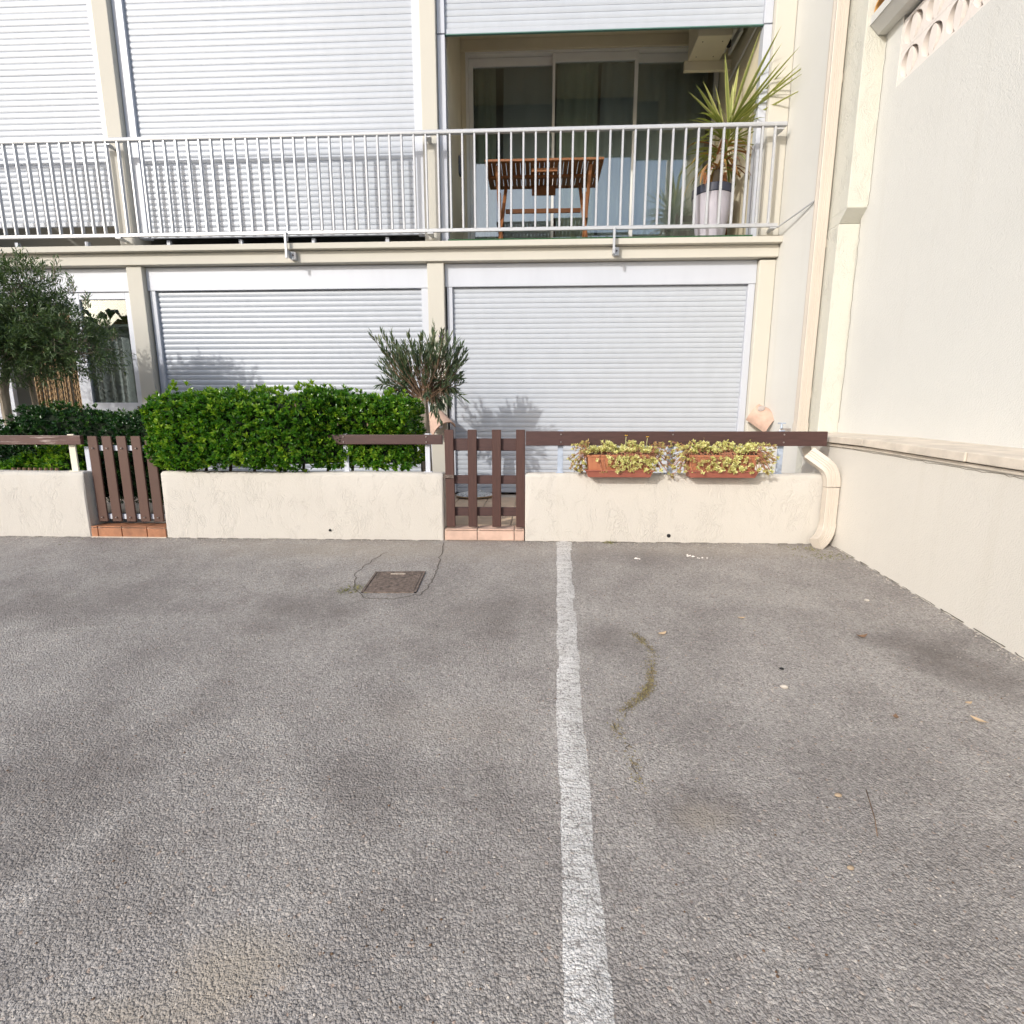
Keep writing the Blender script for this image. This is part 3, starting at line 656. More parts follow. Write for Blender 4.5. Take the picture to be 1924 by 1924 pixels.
# right boundary: plinth with coping, then the neighbour's wall standing behind it
RW = thing('boundary_wall', 'tall pale wall along the right side with plinth, coping ledge and pierced blocks at the top', 'wall', (2.4, 2.0, 0))
def xf(y): return 2.138 - (3.64-y)*.031                  # face of the plinth
def xw(y): return 2.405 - max(0, 4.2-y)*.004
def zc(y): return .785 - max(0, 3.72-y)*.045
ys = [4.205, 3.3, 2.4, 1.5, .5, -1, -3.5]
b = MB()
for y in ys: b.v += [(xf(y), y, gz(y)-.25), (xf(y), y, zc(y)-.058), (2.62, y, zc(y)-.058), (2.62, y, gz(y)-.25)]
for i in range(len(ys)-1): b.f += [(4*i+j, 4*i+(j+1) % 4, 4*i+4+(j+1) % 4, 4*i+4+j) for j in range(4)]
b.f += [(0, 1, 2, 3), tuple(4*len(ys)-1-k for k in range(4))]
b.build('plinth', M_PLINTH, RW)
cy = [4.203, 3.38, 2.55, 1.70, .86, 0, -.85, -1.7, -2.6, -3.5]
for i in range(len(cy)-1):
    a, c = cy[i]-.002, cy[i+1]+.002; dz = rnd.uniform(-.002, .002); dx = rnd.uniform(-.003, .003)
    b = MB(); b.hexa([(xf(c)-.032+dx, c, zc(c)-.052), (2.50, c, zc(c)-.052), (2.50, a, zc(a)-.052), (xf(a)-.032+dx, a, zc(a)-.052),
                      (xf(c)-.032+dx, c, zc(c)-.004+dz), (2.50, c, zc(c)+.010+dz), (2.50, a, zc(a)+.010+dz), (xf(a)-.032+dx, a, zc(a)-.004+dz)])
    b.build('coping_slab', M_COPING, RW, .006)
b = MB()
for y in ys: b.v += [(xf(y)-.012, y, zc(y)-.075), (xf(y)-.012, y, zc(y)-.0585), (2.3, y, zc(y)-.0585), (2.3, y, zc(y)-.075)]
for i in range(len(ys)-1): b.f += [(4*i+j, 4*i+(j+1) % 4, 4*i+4+(j+1) % 4, 4*i+4+j) for j in range(4)]
b.build('mortar_bed', M_COPING, RW)
ZB = 3.075
b = MB(); b.box(2.405, 2.60, -3.5, 4.205, .60, ZB); b.box(2.405, 2.60, 3.965, 4.205, ZB, 3.62); b.build('upper_wall', M_PALE, RW)
# corner pier: lower part, stepped out above on a chamfered corbel
b = MB(); b.box(2.255, 2.62, 4.21, 4.50, -.2, 2.32); b.build('pier', M_KNOBBLY, RW, .006)
b = MB(); b.hexa([(2.262, 4.22, 2.325), (2.60, 4.22, 2.325), (2.60, 4.50, 2.325), (2.262, 4.50, 2.325), (2.262, 4.135, 2.40), (2.60, 4.135, 2.40), (2.60, 4.50, 2.40), (2.262, 4.50, 2.40)]); b.build('corbel', M_KNOBBLY, RW)
b = MB(); b.box(2.262, 2.60, 4.135, 4.50, 2.40, 4.6); b.build('pier', M_KNOBBLY, RW, .006)
# pierced breeze blocks
def block_mesh():
    b = MB(); s_ = .095; n = 24; r0 = .083
    def ring(r, y): return [(r*math.cos(2*math.pi*i/n), y, r*math.sin(2*math.pi*i/n)) for i in range(n)]
    def sq(y):
        out = []
        for i in range(n):
            a = 2*math.pi*i/n; c, s2 = math.cos(a), math.sin(a); k = s_/max(abs(c), abs(s2)); out.append((c*k, y, s2*k))
        return out
    A, B_, C_, D_ = ring(r0, 0), sq(0), ring(r0, .11), sq(.11)
    b.add(A+B_+C_+D_, [(i, (i+1) % n, n+(i+1) % n, n+i) for i in range(n)] + [(2*n+i, 3*n+i, 3*n+(i+1) % n, 2*n+(i+1) % n) for i in range(n)]
          + [(i, 2*n+i, 2*n+(i+1) % n, (i+1) % n) for i in range(n)] + [(n+i, n+(i+1) % n, 3*n+(i+1) % n, 3*n+i) for i in range(n)])
    lens = [(.030*math.cos(math.pi*(i/8-.5)), r0*1.01*math.sin(math.pi*(i/8-.5))) for i in range(9)]
    lens += [(-x, z) for x, z in lens[-2:0:-1]]
    b.prism(lens, 'y', .004, .106)
    return b.mesh('breeze_block', M_BLOCK, smooth=True)
bk = block_mesh()
for j in range(2):
    for i in range(26):
        inst(bk, 'breeze_block', RW, (2.41, 3.868-.192*i, ZB+.097+.192*j), (0, 0, R(-90)))
b = MB(); b.box(2.43, 2.58, -1.2, 3.962, ZB+.386, 3.485); b.build('shadow_gap_strip', mat('shadow_gap_dark', (.16, .15, .15), .8), RW)  # dark strip painted in as the shadow gap under the eave ledge
b = MB(); b.hexa([(2.345, -1.2, 3.49), (2.66, -1.2, 3.49), (2.66, 4.13, 3.49), (2.345, 4.13, 3.49), (2.29, -1.2, 3.545), (2.70, -1.2, 3.545), (2.70, 4.132, 3.545), (2.29, 4.132, 3.545)])
b.box(2.285, 2.70, -1.2, 4.132, 3.547, 3.60); b.build('eave_ledge', M_PALE, RW)
tm = MB(); prof = [(.075*math.cos(math.pi*i/10), .06*math.sin(math.pi*i/10)) for i in range(11)] + [(.062*math.cos(math.pi*i/10), .048*math.sin(math.pi*i/10)) for i in range(10, -1, -1)]
tm.prism(prof, 'y', 0, .42); tm = tm.mesh('roof_tile', M_ROOF, smooth=True)
for i in range(26): inst(tm, 'roof_tile', RW, (2.30, 4.05-.17*i, 3.61), (R(8), 0, R(-90)))
b = MB(); b.box(3.2, 3.3, -2, 5, 2.8, 4.2); b.build('rear_wall', M_ROOMWALL, RW)
# hairline crack down the inner corner
def ribbon(b, pts, nrm, w0, w1=None):
    nrm = Vector(nrm)
    for k in range(len(pts)-1):
        a, c = Vector(pts[k]), Vector(pts[k+1]); s_ = (c-a).normalized().cross(nrm)*(w0 if w1 is None else w0+(w1-w0)*k/len(pts))/2
        b.add([a-s_, a+s_, c+s_, c-s_], [(0, 1, 2, 3)])
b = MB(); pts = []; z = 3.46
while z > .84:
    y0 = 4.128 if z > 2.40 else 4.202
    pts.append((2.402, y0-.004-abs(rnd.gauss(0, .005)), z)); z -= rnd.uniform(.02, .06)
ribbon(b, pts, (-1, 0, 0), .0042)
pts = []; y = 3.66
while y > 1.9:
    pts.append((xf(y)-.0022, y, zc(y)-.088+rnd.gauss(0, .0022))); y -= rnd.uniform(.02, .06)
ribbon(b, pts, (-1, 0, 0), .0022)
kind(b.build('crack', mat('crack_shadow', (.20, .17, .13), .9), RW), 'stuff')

# downpipe ----------------------------------------------------------
DP = thing('downpipe', 'beige ribbed rectangular downpipe that jogs over the low wall in the corner', 'drainpipe', (2.2, 4.36, 0))
def ribbed(w_, d_, rib=.0035):                           # box outline with grooves on every side
    out = []
    for (ax, ay), (bx, by) in (((-w_, -d_), (w_, -d_)), ((w_, -d_), (w_, d_)), ((w_, d_), (-w_, d_)), ((-w_, d_), (-w_, -d_))):
        nx, ny = (by-ay), -(bx-ax); l = math.hypot(nx, ny); nx /= l; ny /= l
        for u, k in ((.04, 0), (.30, 0), (.33, -1), (.36, 0), (.47, 0), (.50, -1), (.53, 0), (.64, 0), (.67, -1), (.70, 0), (.96, 0)):
            out.append((ax+(bx-ax)*u+nx*rib*k, ay+(by-ay)*u+ny*rib*k))
    return out
FX = ((1, 0, 0), (0, 1, 0))
px_, py_ = 2.196, 4.365
b = MB().sweep(ribbed(.044, .034), [(px_, py_, .80), (px_, py_, 5.6)], [FX]*2); b.build('pipe', M_PIPE, DP)
b = MB().sweep(ribbed(.048, .038), [(px_, py_, .79), (px_, py_, .86)], [FX]*2); b.build('collar', M_PIPE, DP)
def bend(pts, w_, d_, name):
    """pipe along points; side = mostly world X"""
    fr = []
    for i in range(len(pts)):
        d = (Vector(pts[min(i+1, len(pts)-1)])-Vector(pts[max(i-1, 0)])).normalized(); s_ = Vector((0, 1, 0)); s_ = (s_-d*s_.dot(d)).normalized(); a = s_.cross(d).normalized()
        fr.append((a, s_))
    return MB().sweep(ribbed(w_, d_), pts, fr).build(name, M_PIPE, DP)
# upper elbow leaves the wall pipe, slants forward and outwards over the low wall, lower elbow turns down in front of it
bend([(px_, py_, .80), (px_-.005, py_-.02, .765), (2.165, 4.27, .73), (2.11, 4.14, .705), (1.99, 3.82, .655)], .043, .030, 'offset_pipe')
def arc(p0, p1, p2, n):
    p0, p1, p2 = Vector(p0), Vector(p1), Vector(p2); return [tuple(p0*(1-k/n)**2 + p1*2*(k/n)*(1-k/n) + p2*(k/n)**2) for k in range(n+1)]
bend([(1.955, 3.735, .650)] + arc((2.035, 3.668, .575), (2.084, 3.640, .525), (2.084, 3.642, .425), 8), .046, .031, 'elbow')
bend([(2.084, 3.642, .42), (2.085, 3.642, .135)], .043, .029, 'lower_pipe')
bend(arc((2.085, 3.642, .165), (2.085, 3.640, .065), (1.985, 3.585, .022), 8), .046, .032, 'shoe')
for z in (1.06, 2.20, 3.33, 4.5): MB().box(px_+.0445, 2.2545, py_-.016, py_+.016, z, z+.06).build('clip', M_PIPE, DP, .002, seg=1)
MB().box(2.127, 2.145, 3.62, 3.65, .30, .325).build('clip', M_BOLT, DP)

#FENCE
# ------------------------------------------------------------------ rails on posts
def fence(label, x0, x1, z0, z1, y0, posts, m, pm, group, pz=.50, bolts=True, pw=.02):
    t0 = thing('fence_rail', label, 'fence', ((x0+x1)/2, y0, pz), group)
    MB().box(x0, x1, y0, y0+.032, z0, z1).build('board', m, t0, .004)
    for px in posts:
        b = MB(); b.box(px-pw, px+pw, y0+.034, y0+.046, pz-.003, z1+.008); b.box(px-pw-.012, px+pw+.012, y0+.020, y0+.075, pz-.002, pz+.005)
        b.build('post', pm, t0, .002, seg=1)
        if bolts:
            for z in (z0+(z1-z0)*.25, z0+(z1-z0)*.78): MB().tube([(px, y0-.006, z), (px, y0+.001, z)], [.004, .007], 8).build('bolt', M_BOLT, t0)
    return t0
G1 = 'brown rails above the low walls'
fence('long dark brown board rail on three blue grey posts above the planters', -.056, 2.055, .702, .804, 3.70, (.195, .985, 1.757), M_BROWNH, M_STEEL, G1)
fence('short brown board rail half swallowed by the bright green hedge', -2.70, -.668, .707, .778, 3.745, (-1.40, -.785), M_BROWNH, M_WHITEMETAL, G1, pw=.018)
fence('peeling brown board rail on cream posts at the far left', -7.5, -3.385, .702, .771, 3.715, (-3.49, -4.7, -6.0), M_BROWNP, mat('cream_post', (.72, .68, .55), .6), G1, bolts=False, pw=.026)

# gates ---------------------------------------------------------------
GM = thing('garden_gate', 'brown wooden picket gate with three cross rails beside the planters', 'gate', (-.35, 3.72, .1))
pk = MB().box(-.0325, .0325, -.013, .013, .103, .815).mesh('picket', M_BROWN, bevel=.003, seg=1)
for x in (-.609, -.446, -.269, -.092): inst(pk, 'picket', GM, (x, 3.712, 0), (0, R(rnd.uniform(-.25, .25)), 0))
for z0, z1 in ((.664, .752), (.420, .484), (.181, .246)): MB().box(-.640, -.062, 3.7265, 3.749, z0, z1).build('cross_rail', M_BROWNH, GM, .003, seg=1)
b = MB(); b.box(-.645, -.580, 3.690, 3.698, .466, .490); b.tube([(-.655, 3.688, .472), (-.60, 3.688, .472)], .004, 8); b.build('latch', M_RUST, GM)
GL = thing('garden_gate', 'brown plank gate on white metal bars at the left beside the hedge', 'gate', (-3.1, 3.77, .1))
pk = MB().box(-.0375, .0375, -.006, .008, .112, .765).mesh('plank', M_COMPOSITE, bevel=.003, seg=1)
for x in (-3.322, -3.211, -3.098, -2.985, -2.879): 
    q = inst(pk, 'plank', GL, (x, 3.752, 0))
    for z in (.675, .145): MB().tube([(x, 3.735, z), (x, 3.7415, z)], [.004, .007], 8).build('bolt', M_BOLT, q)
for z in (.675, .148): MB().box(-3.37, -2.84, 3.764, 3.786, z-.02, z+.02).build('cross_bar', M_WHITEMETAL, GL, .002, seg=1)
gp = thing('gate_post', 'white metal gate post beside the left low wall', 'post', (-3.38, 3.80, .07))
MB().box(-3.425, -3.388, 3.78, 3.82, .07, .685).build('post', M_WHITEMETAL, gp, .002, seg=1)
MB().box(-3.384, -3.360, 3.775, 3.81, .11, .685).build('hinge_stile', M_WHITEMETAL, gp, .002, seg=1)
gp = thing('gate_post', 'white metal gate post under the left end of the hedge', 'post', (-2.80, 3.80, .07))
MB().box(-2.828, -2.792, 3.86, 3.90, .07, .66).build('post', M_WHITEMETAL, gp, .002, seg=1)

# tiled steps -----------------------------------------------------------
def step(label, x0, x1, ztop, m, cuts, yb=3.84):
    t0 = thing('tiled_step', label, 'step', ((x0+x1)/2, 3.76, 0), 'tiled steps at the two gates')
    MB().box(x0+.004, x1-.004, 3.700, yb, -.08, ztop-.010).build('mortar', M_GROUT, t0)
    for a, c in zip(cuts[:-1], cuts[1:]):
        MB().box(a+.003, c-.003, 3.688, 3.699, .004, ztop-.014).build('riser_tile', m, t0, .002, seg=1)
        MB().box(a+.003, c-.003, 3.688, yb-.002, ztop-.009, ztop).build('tread_tile', m, t0, .003, seg=1)
    return t0
step('pale pink clay tiled step under the wooden picket gate', -.660, -.060, .088, M_CLAYP, (-.656, -.412, -.138, -.062))
step('dark rust tiled step under the left plank gate', -3.383, -2.787, .085, M_CLAYD, (-3.381, -3.325, -3.136, -2.938, -2.789))
MB().box(-3.383, -2.787, 3.68, 3.70, -.02, .006).build('mortar_edge', M_GROUT, bpy.data.objects['tiled_step.001'])

#VEGETATION
# ------------------------------------------------------------------ hedges
def rosettes(name, m, parent, P, Nrm, per, ln, wd, tone_base, spread=.95, jit=.25):
    n = len(P); Nrm = unit(Nrm); P2 = []; D2 = []; T2 = []; NN = []
    ref = np.where(np.abs(Nrm[:, 2:3]) < .9, np.array([[0, 0, 1.]]), np.array([[1., 0, 0]])); U = unit(np.cross(Nrm, ref)); V = np.cross(Nrm, U)
    for k in range(per):
        a = 2.4*k + rng.uniform(0, 6.28, n)*.15; el = spread*(.35+.65*(k/per)) + rng.normal(0, .15, n)
        d = Nrm*np.cos(el)[:, None] + (U*np.cos(a)[:, None]+V*np.sin(a)[:, None])*np.sin(el)[:, None]
        P2.append(P - Nrm*(.012*k/per) + rng.normal(0, .002, (n, 3))); D2.append(d); NN.append(Nrm + rng.normal(0, .2, (n, 3)))
        T2.append(tone_base + rng.normal(0, .10, n) + .22*(1-k/per) )
    P2 = np.concatenate(P2); D2 = np.concatenate(D2); T2 = np.concatenate(T2); NN = np.concatenate(NN); k = len(P2)
    return leaves(name, m, parent, P2, D2, ln*rng.uniform(.7, 1.2, k), wd*rng.uniform(.75, 1.2, k), T2, droop=.12, nrm=NN, fold=.18)
def hedge(label, x0, x1, yf, yb, z0, zt, m, n, ln, wd, loc, tone=.35, core=.05):
    """yf(x,z): front surface, zt(x): top"""
    t0 = thing('hedge', label, 'hedge', loc)
    def lump(a, b_, c): return .5*np.sin(a*7.1+b_*3)+.3*np.sin(a*15+c*11+1)+.3*np.sin(c*17+a*4+b_*9)
    P = []; Nn = []
    for reg, cnt in (('front', int(n*.60)), ('top', int(n*.27)), ('left', int(n*.07)), ('right', int(n*.06))):
        u = rng.uniform(0, 1, cnt); v_ = rng.uniform(0, 1, cnt)
        if reg == 'front':
            x = x0+(x1-x0)*u; zz = z0+(zt(x)-z0)*v_; y = yf(x, zz); d = np.stack([np.zeros(cnt), -np.ones(cnt), .35+.5*v_], 1)
        elif reg == 'top':
            x = x0+(x1-x0)*u; y = yf(x, zt(x))+(yb-yf(x, zt(x)))*v_; zz = zt(x)-.05*(np.abs(v_-.5)*2)**3; d = np.stack([np.zeros(cnt), -.3+0*v_, np.ones(cnt)], 1)
        else:
            x = np.full(cnt, x0 if reg == 'left' else x1); zz = z0+(zt(x)-z0)*u; y = yf(x, zz)+(yb-yf(x, zz))*v_; d = np.stack([np.full(cnt, -1. if reg == 'left' else 1.), -.2+0*u, .3+0*u], 1)
        rr = rng.uniform(-.07, .014, cnt) + .026*lump(x, y, zz)
        dn = unit(d); P.append(np.stack([x, y, zz], 1)+dn*rr[:, None]); Nn.append(d+rng.normal(0, .38, (cnt, 3)))
    P = np.concatenate(P); Nn = np.concatenate(Nn)
    # round the ends
    patch = .5+.5*np.sin(P[:, 0]*5.3+P[:, 2]*8)*np.sin(P[:, 0]*2.1-P[:, 2]*11+1)
    tb = tone + .14*patch + rng.normal(0, .10, len(P)) + (rng.uniform(0, 1, len(P)) < .13)*.40
    k = max(10, int(n*.022)); x = rng.uniform(x0+.06, x1-.05, k); y = yf(x, zt(x))+rng.uniform(.0, .35, k); sh = np.stack([x, y, zt(x)+rng.uniform(.0, .055, k)], 1)   # young shoots above the clipping line
    P = np.concatenate([P, sh]); Nn = np.concatenate([Nn, np.stack([rng.normal(0, .35, k), rng.normal(-.2, .3, k), np.ones(k)], 1)]); tb = np.concatenate([tb, rng.uniform(.45, .95, k)])
    rosettes('foliage', m, t0, P, Nn, 8, ln*rng.uniform(.8, 1.1), wd, tb)
    k = int(n*.012); q = rng.integers(0, len(P), k); leaves('dry_leaves', M_SHRUBD, t0, P[q]+np.array([0, -.012, 0]), rng.normal(0, 1, (k, 3)), .03, .013, rng.uniform(.5, 1, k))
    # solid core, coloured near black for the shade inside the foliage
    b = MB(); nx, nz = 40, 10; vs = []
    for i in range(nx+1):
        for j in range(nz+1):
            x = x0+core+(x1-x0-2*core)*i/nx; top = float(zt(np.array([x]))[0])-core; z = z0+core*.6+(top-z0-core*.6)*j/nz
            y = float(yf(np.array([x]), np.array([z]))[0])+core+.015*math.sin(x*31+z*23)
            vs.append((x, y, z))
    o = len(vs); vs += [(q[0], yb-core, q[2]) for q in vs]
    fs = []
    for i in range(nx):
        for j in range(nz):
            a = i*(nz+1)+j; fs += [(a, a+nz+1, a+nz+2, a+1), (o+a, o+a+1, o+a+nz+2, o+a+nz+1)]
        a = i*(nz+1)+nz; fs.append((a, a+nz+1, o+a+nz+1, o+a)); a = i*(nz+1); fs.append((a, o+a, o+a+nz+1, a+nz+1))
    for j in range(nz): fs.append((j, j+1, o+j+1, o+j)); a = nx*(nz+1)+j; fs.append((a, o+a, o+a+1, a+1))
    b.add(vs, fs); b.build('dark_core', M_CORE, t0)
    st = MB()
    for i in range(9):
        x = x0+.15+(x1-x0-.3)*i/8; st.tube([(x, yb-.25, loc[2]-.05), (x+.02, yb-.2, z0+.1)], .012, 6)
    kind(st.build('stems', M_TWIG, t0), 'stuff'); return t0
def yf1(x, z):
    back = ease(-1.75, -1.35, x)                         # right part stands behind the rail
    y = 3.60*(1-back) + 3.80*back
    y = y - .055*back*ease(.80, .86, z)                  # bulges over the rail
    y = y + .10*ease(-2.62, -2.85, x) + .10*ease(.62, .50, z)*(1-back) + .06*ease(.95, 1.12, z)
    return y
def zt1(x): return 1.085 + .018*np.sin(x*4.2+1)+.014*np.sin(x*11) - .035*ease(-1.75, -1.35, x) - .02*ease(-1.3, -.9, x) - .10*ease(-2.6, -2.87, x)
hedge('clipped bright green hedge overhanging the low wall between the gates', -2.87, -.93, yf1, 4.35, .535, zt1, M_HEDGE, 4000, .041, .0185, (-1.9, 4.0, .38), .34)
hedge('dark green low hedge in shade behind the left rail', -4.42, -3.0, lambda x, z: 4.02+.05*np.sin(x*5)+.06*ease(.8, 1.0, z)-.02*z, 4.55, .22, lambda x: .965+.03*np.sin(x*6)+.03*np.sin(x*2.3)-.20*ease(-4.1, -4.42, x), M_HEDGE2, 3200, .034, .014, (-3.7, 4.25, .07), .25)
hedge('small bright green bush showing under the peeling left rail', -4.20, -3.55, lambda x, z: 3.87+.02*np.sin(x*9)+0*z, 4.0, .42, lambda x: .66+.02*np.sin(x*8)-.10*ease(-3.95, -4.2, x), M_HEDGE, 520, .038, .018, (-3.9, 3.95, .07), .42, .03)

# olive tree ---------------------------------------------------------------
def olive():
    t0 = thing('olive_tree', 'grey green olive tree standing in front of the left window', 'tree', (-4.62, 4.4, .07))
    tr = MB()
    tr.tube([(-4.60, 4.40, .07), (-4.615, 4.40, .6), (-4.645, 4.40, .95), (-4.66, 4.42, 1.15), (-4.60, 4.45, 1.45), (-4.45, 4.45, 1.8)], [.05, .042, .036, .035, .028, .014], 9)
    tr.tube([(-4.66, 4.42, 1.15), (-4.80, 4.35, 1.45), (-5.0, 4.3, 1.85)], [.032, .024, .012], 8)
    tr.tube([(-4.57, 4.60, .07), (-4.585, 4.60, .7), (-4.565, 4.60, 1.0), (-4.60, 4.62, 1.25), (-4.45, 4.6, 1.6), (-4.2, 4.55, 1.85)], [.030, .026, .022, .024, .018, .010], 8)
    tr.tube([(-4.60, 4.45, 1.40), (-4.30, 4.35, 1.50), (-3.95, 4.3, 1.48)], [.018, .012, .006], 7)
    tr.build('trunk', M_TRUNK, t0, smooth=True)
    lobes = [(-4.95, 4.30, 1.85, .55, .45, .42), (-4.45, 4.35, 1.80, .50, .42, .40), (-4.10, 4.35, 1.62, .44, .40, .33), (-3.86, 4.32, 1.50, .33, .30, .22), (-4.35, 4.25, 1.48, .5, .35, .22), (-4.60, 4.15, 1.58, .45, .40, .28), (-4.30, 4.4, 1.98, .30, .30, .24), (-5.3, 4.3, 1.75, .5, .45, .45)]
    P = []; D = []; T = []; tw = MB()
    for (cx, cy_, cz, rx, ry, rz) in lobes:
        nt_ = int(470*rx*ry/.2)
        for _ in range(nt_):
            q = rng.normal(0, 1, 3); q /= np.linalg.norm(q); rr = rng.uniform(.30, 1.0)**.6
            b0 = np.array([cx-.05, cy_, cz-.03]) + q*rr*np.array([rx, ry, rz])*.92
            d = q*np.array([1, .9, .7]) + np.array([.0, -.1, .25]) + rng.normal(0, .45, 3); d /= np.linalg.norm(d); ln = rng.uniform(.10, .20)
            nl = rng.integers(10, 17)
            for k in range(nl):
                u = k/nl; pt = b0+d*ln*u; s_ = unit(np.cross(d, rng.normal(0, 1, 3))); P.append(pt); D.append(d*.75+s_*.8); T.append(rng.uniform(.15, .7))
    # wispy shoots on top
    for sx, sz, h in ((-4.29, 2.08, .17), (-4.02, 2.02, .21), (-4.50, 2.10, .20), (-3.90, 1.95, .13), (-4.15, 2.05, .12), (-4.62, 2.12, .12), (-3.78, 1.82, .10), (-4.75, 2.15, .18), (-3.62, 1.55, .08), (-3.65, 1.66, .06)):
        for rep in range(3):
            b0 = np.array([sx+rng.normal(0, .03), 4.38+rng.normal(0, .06), sz]); d = np.array([rng.normal(.1, .2), -.05, 1.0]); d /= np.linalg.norm(d)
            tw.tube([b0.tolist(), (b0+d*h).tolist()], [.003, .0015], 4)
            for k in range(14):
                u = k/14; s_ = unit(np.cross(d, rng.normal(0, 1, 3))); P.append(b0+d*h*u*1.05); D.append(d*.8+s_*.6); T.append(rng.uniform(.3, .8))
    for _ in range(120):
        L_ = lobes[rng.integers(0, len(lobes))]; a = np.array([-4.5, 4.4, 1.5]); q = rng.normal(0, 1, 3); q /= np.linalg.norm(q); e = np.array(L_[:3])+q*np.array(L_[3:])*.85
        m0 = np.array(L_[:3])+rng.normal(0, .05, 3); tw.tube([m0.tolist(), ((m0+e)/2+rng.normal(0, .02, 3)).tolist(), e.tolist()], [.008, .005, .002], 5)
    kind(tw.build('branches', M_TRUNK, t0), 'stuff')
    P = np.array(P); D = np.array(D); n = len(P)
    leaves('crown', M_OLIVE, t0, P, D, rng.uniform(.035, .062, n), rng.uniform(.008, .012, n), np.array(T), droop=.05)
olive()

# willow-leaved shrub on a ribbed grey trunk --------------------------------
def shrub():
    t0 = thing('willow_leaved_shrub', 'narrow leaved dark shrub on a ribbed grey trunk with one purple flower', 'shrub', (-.985, 4.65, .07))
    b = MB(); n = 22; vs = []; rows = [.07, .3, .6, .9, 1.06, 1.12]
    for k, z in enumerate(rows):
        for i in range(n):
            a = 2*math.pi*i/n; r_ = (.050+.006*(i % 2)-.003*((i*7) % 3))*(1 if k < 4 else .8-.3*(k-4)); vs.append((-.985+r_*math.cos(a)+.01*math.sin(z*5), 4.65+r_*math.sin(a), z))
    b.add(vs, [(k*n+i, k*n+(i+1) % n, (k+1)*n+(i+1) % n, (k+1)*n+i) for k in range(len(rows)-1) for i in range(n)] + [tuple(range((len(rows)-1)*n, len(rows)*n))])
    b.build('trunk', M_TRUNKW, t0)
    tips = [(-1.40, 1.66), (-1.36, 1.66), (-1.44, 1.60), (-1.30, 1.63), (-1.42, 1.50), (-1.45, 1.36), (-1.47, 1.22), (-1.38, 1.20), (-1.25, 1.52), (-1.19, 1.56), (-1.15, 1.64), (-1.09, 1.60), (-1.04, 1.66), (-.98, 1.60), (-.94, 1.62), (-.90, 1.72), (-.86, 1.66),
            (-.83, 1.62), (-.79, 1.58), (-.76, 1.64), (-.70, 1.58), (-.66, 1.55), (-.63, 1.52), (-.68, 1.44), (-.72, 1.36), (-.66, 1.38), (-.70, 1.28), (-.76, 1.20), (-.80, 1.12), (-.86, 1.02), (-.88, 1.08), (-1.10, 1.5), (-1.2, 1.42), (-1.3, 1.45), (-1.0, 1.5), (-.9, 1.48), (-.82, 1.42), (-.95, 1.12), (-.84, 1.2), (-1.33, 1.3), (-1.22, 1.25), (-.99, 1.40), (-.92, 1.30)]
    tips = [(-.985+(tx+1.035)*.90, .835+(tz-.835)*.955) for tx, tz in tips]
    P = []; D = []; T = []; st = MB(); PD = []; DD = []
    for tx, tz in tips:
        for rep in range(3):
            base = np.array([-.985+rng.normal(0, .02), 4.65+rng.normal(0, .02), 1.05]); tip = np.array([tx+rng.normal(0, .035 if rep else .006), 4.65+rng.normal(0, .16 if rep else .05), tz+rng.normal(0, .04 if rep else .006)-(.05*rep)])
            mid = (base+tip)/2 + np.array([(tx+.985)*.18, 0, .03 if tz > 1.3 else .10]); st.tube([base.tolist(), mid.tolist(), tip.tolist()], [.005, .0035, .0015], 5)
            nl = 30 if rep == 0 else 24
            for k in range(nl):
                u = .30+.70*(k/nl)**.8; q = base*(1-u)**2+2*mid*u*(1-u)+tip*u*u; d = unit(tip-mid); s_ = unit(np.cross(d, rng.normal(0, 1, 3)))
                if u < .62 and q[0] > -1.08 and q[2] < 1.45 and rng.uniform() < .8: PD.append(q); DD.append(d*.3+s_+np.array([0, 0, -.6])); continue
                P.append(q); D.append(d*1.0+s_*.55+np.array([0, 0, .55 if tz > 1.25 else -.5])); T.append(rng.uniform(.2, .75)+(.2 if q[2] > 1.5 else 0))
    kind(st.build('stems', M_TWIG, t0), 'stuff')
    n = len(P); leaves('foliage', M_SHRUB, t0, P, D, rng.uniform(.05, .105, n), rng.uniform(.011, .018, n), np.array(T), droop=.1)
    n = len(PD); leaves('dry_foliage', M_SHRUBD, t0, PD, DD, rng.uniform(.03, .06, n), rng.uniform(.006, .010, n), rng.uniform(0, 1, n), droop=.3)
    a = np.linspace(0, 6.28, 6)[:5]; leaves('flower', M_PURP, t0, np.tile([[-.80, 4.57, 1.605]], (5, 1)), np.stack([np.cos(a), -.5+0*a, np.sin(a)], 1), .024, .018, np.full(5, .5), droop=.1, nrm=np.tile([[0, -1., 0.2]], (5, 1)))
shrub()

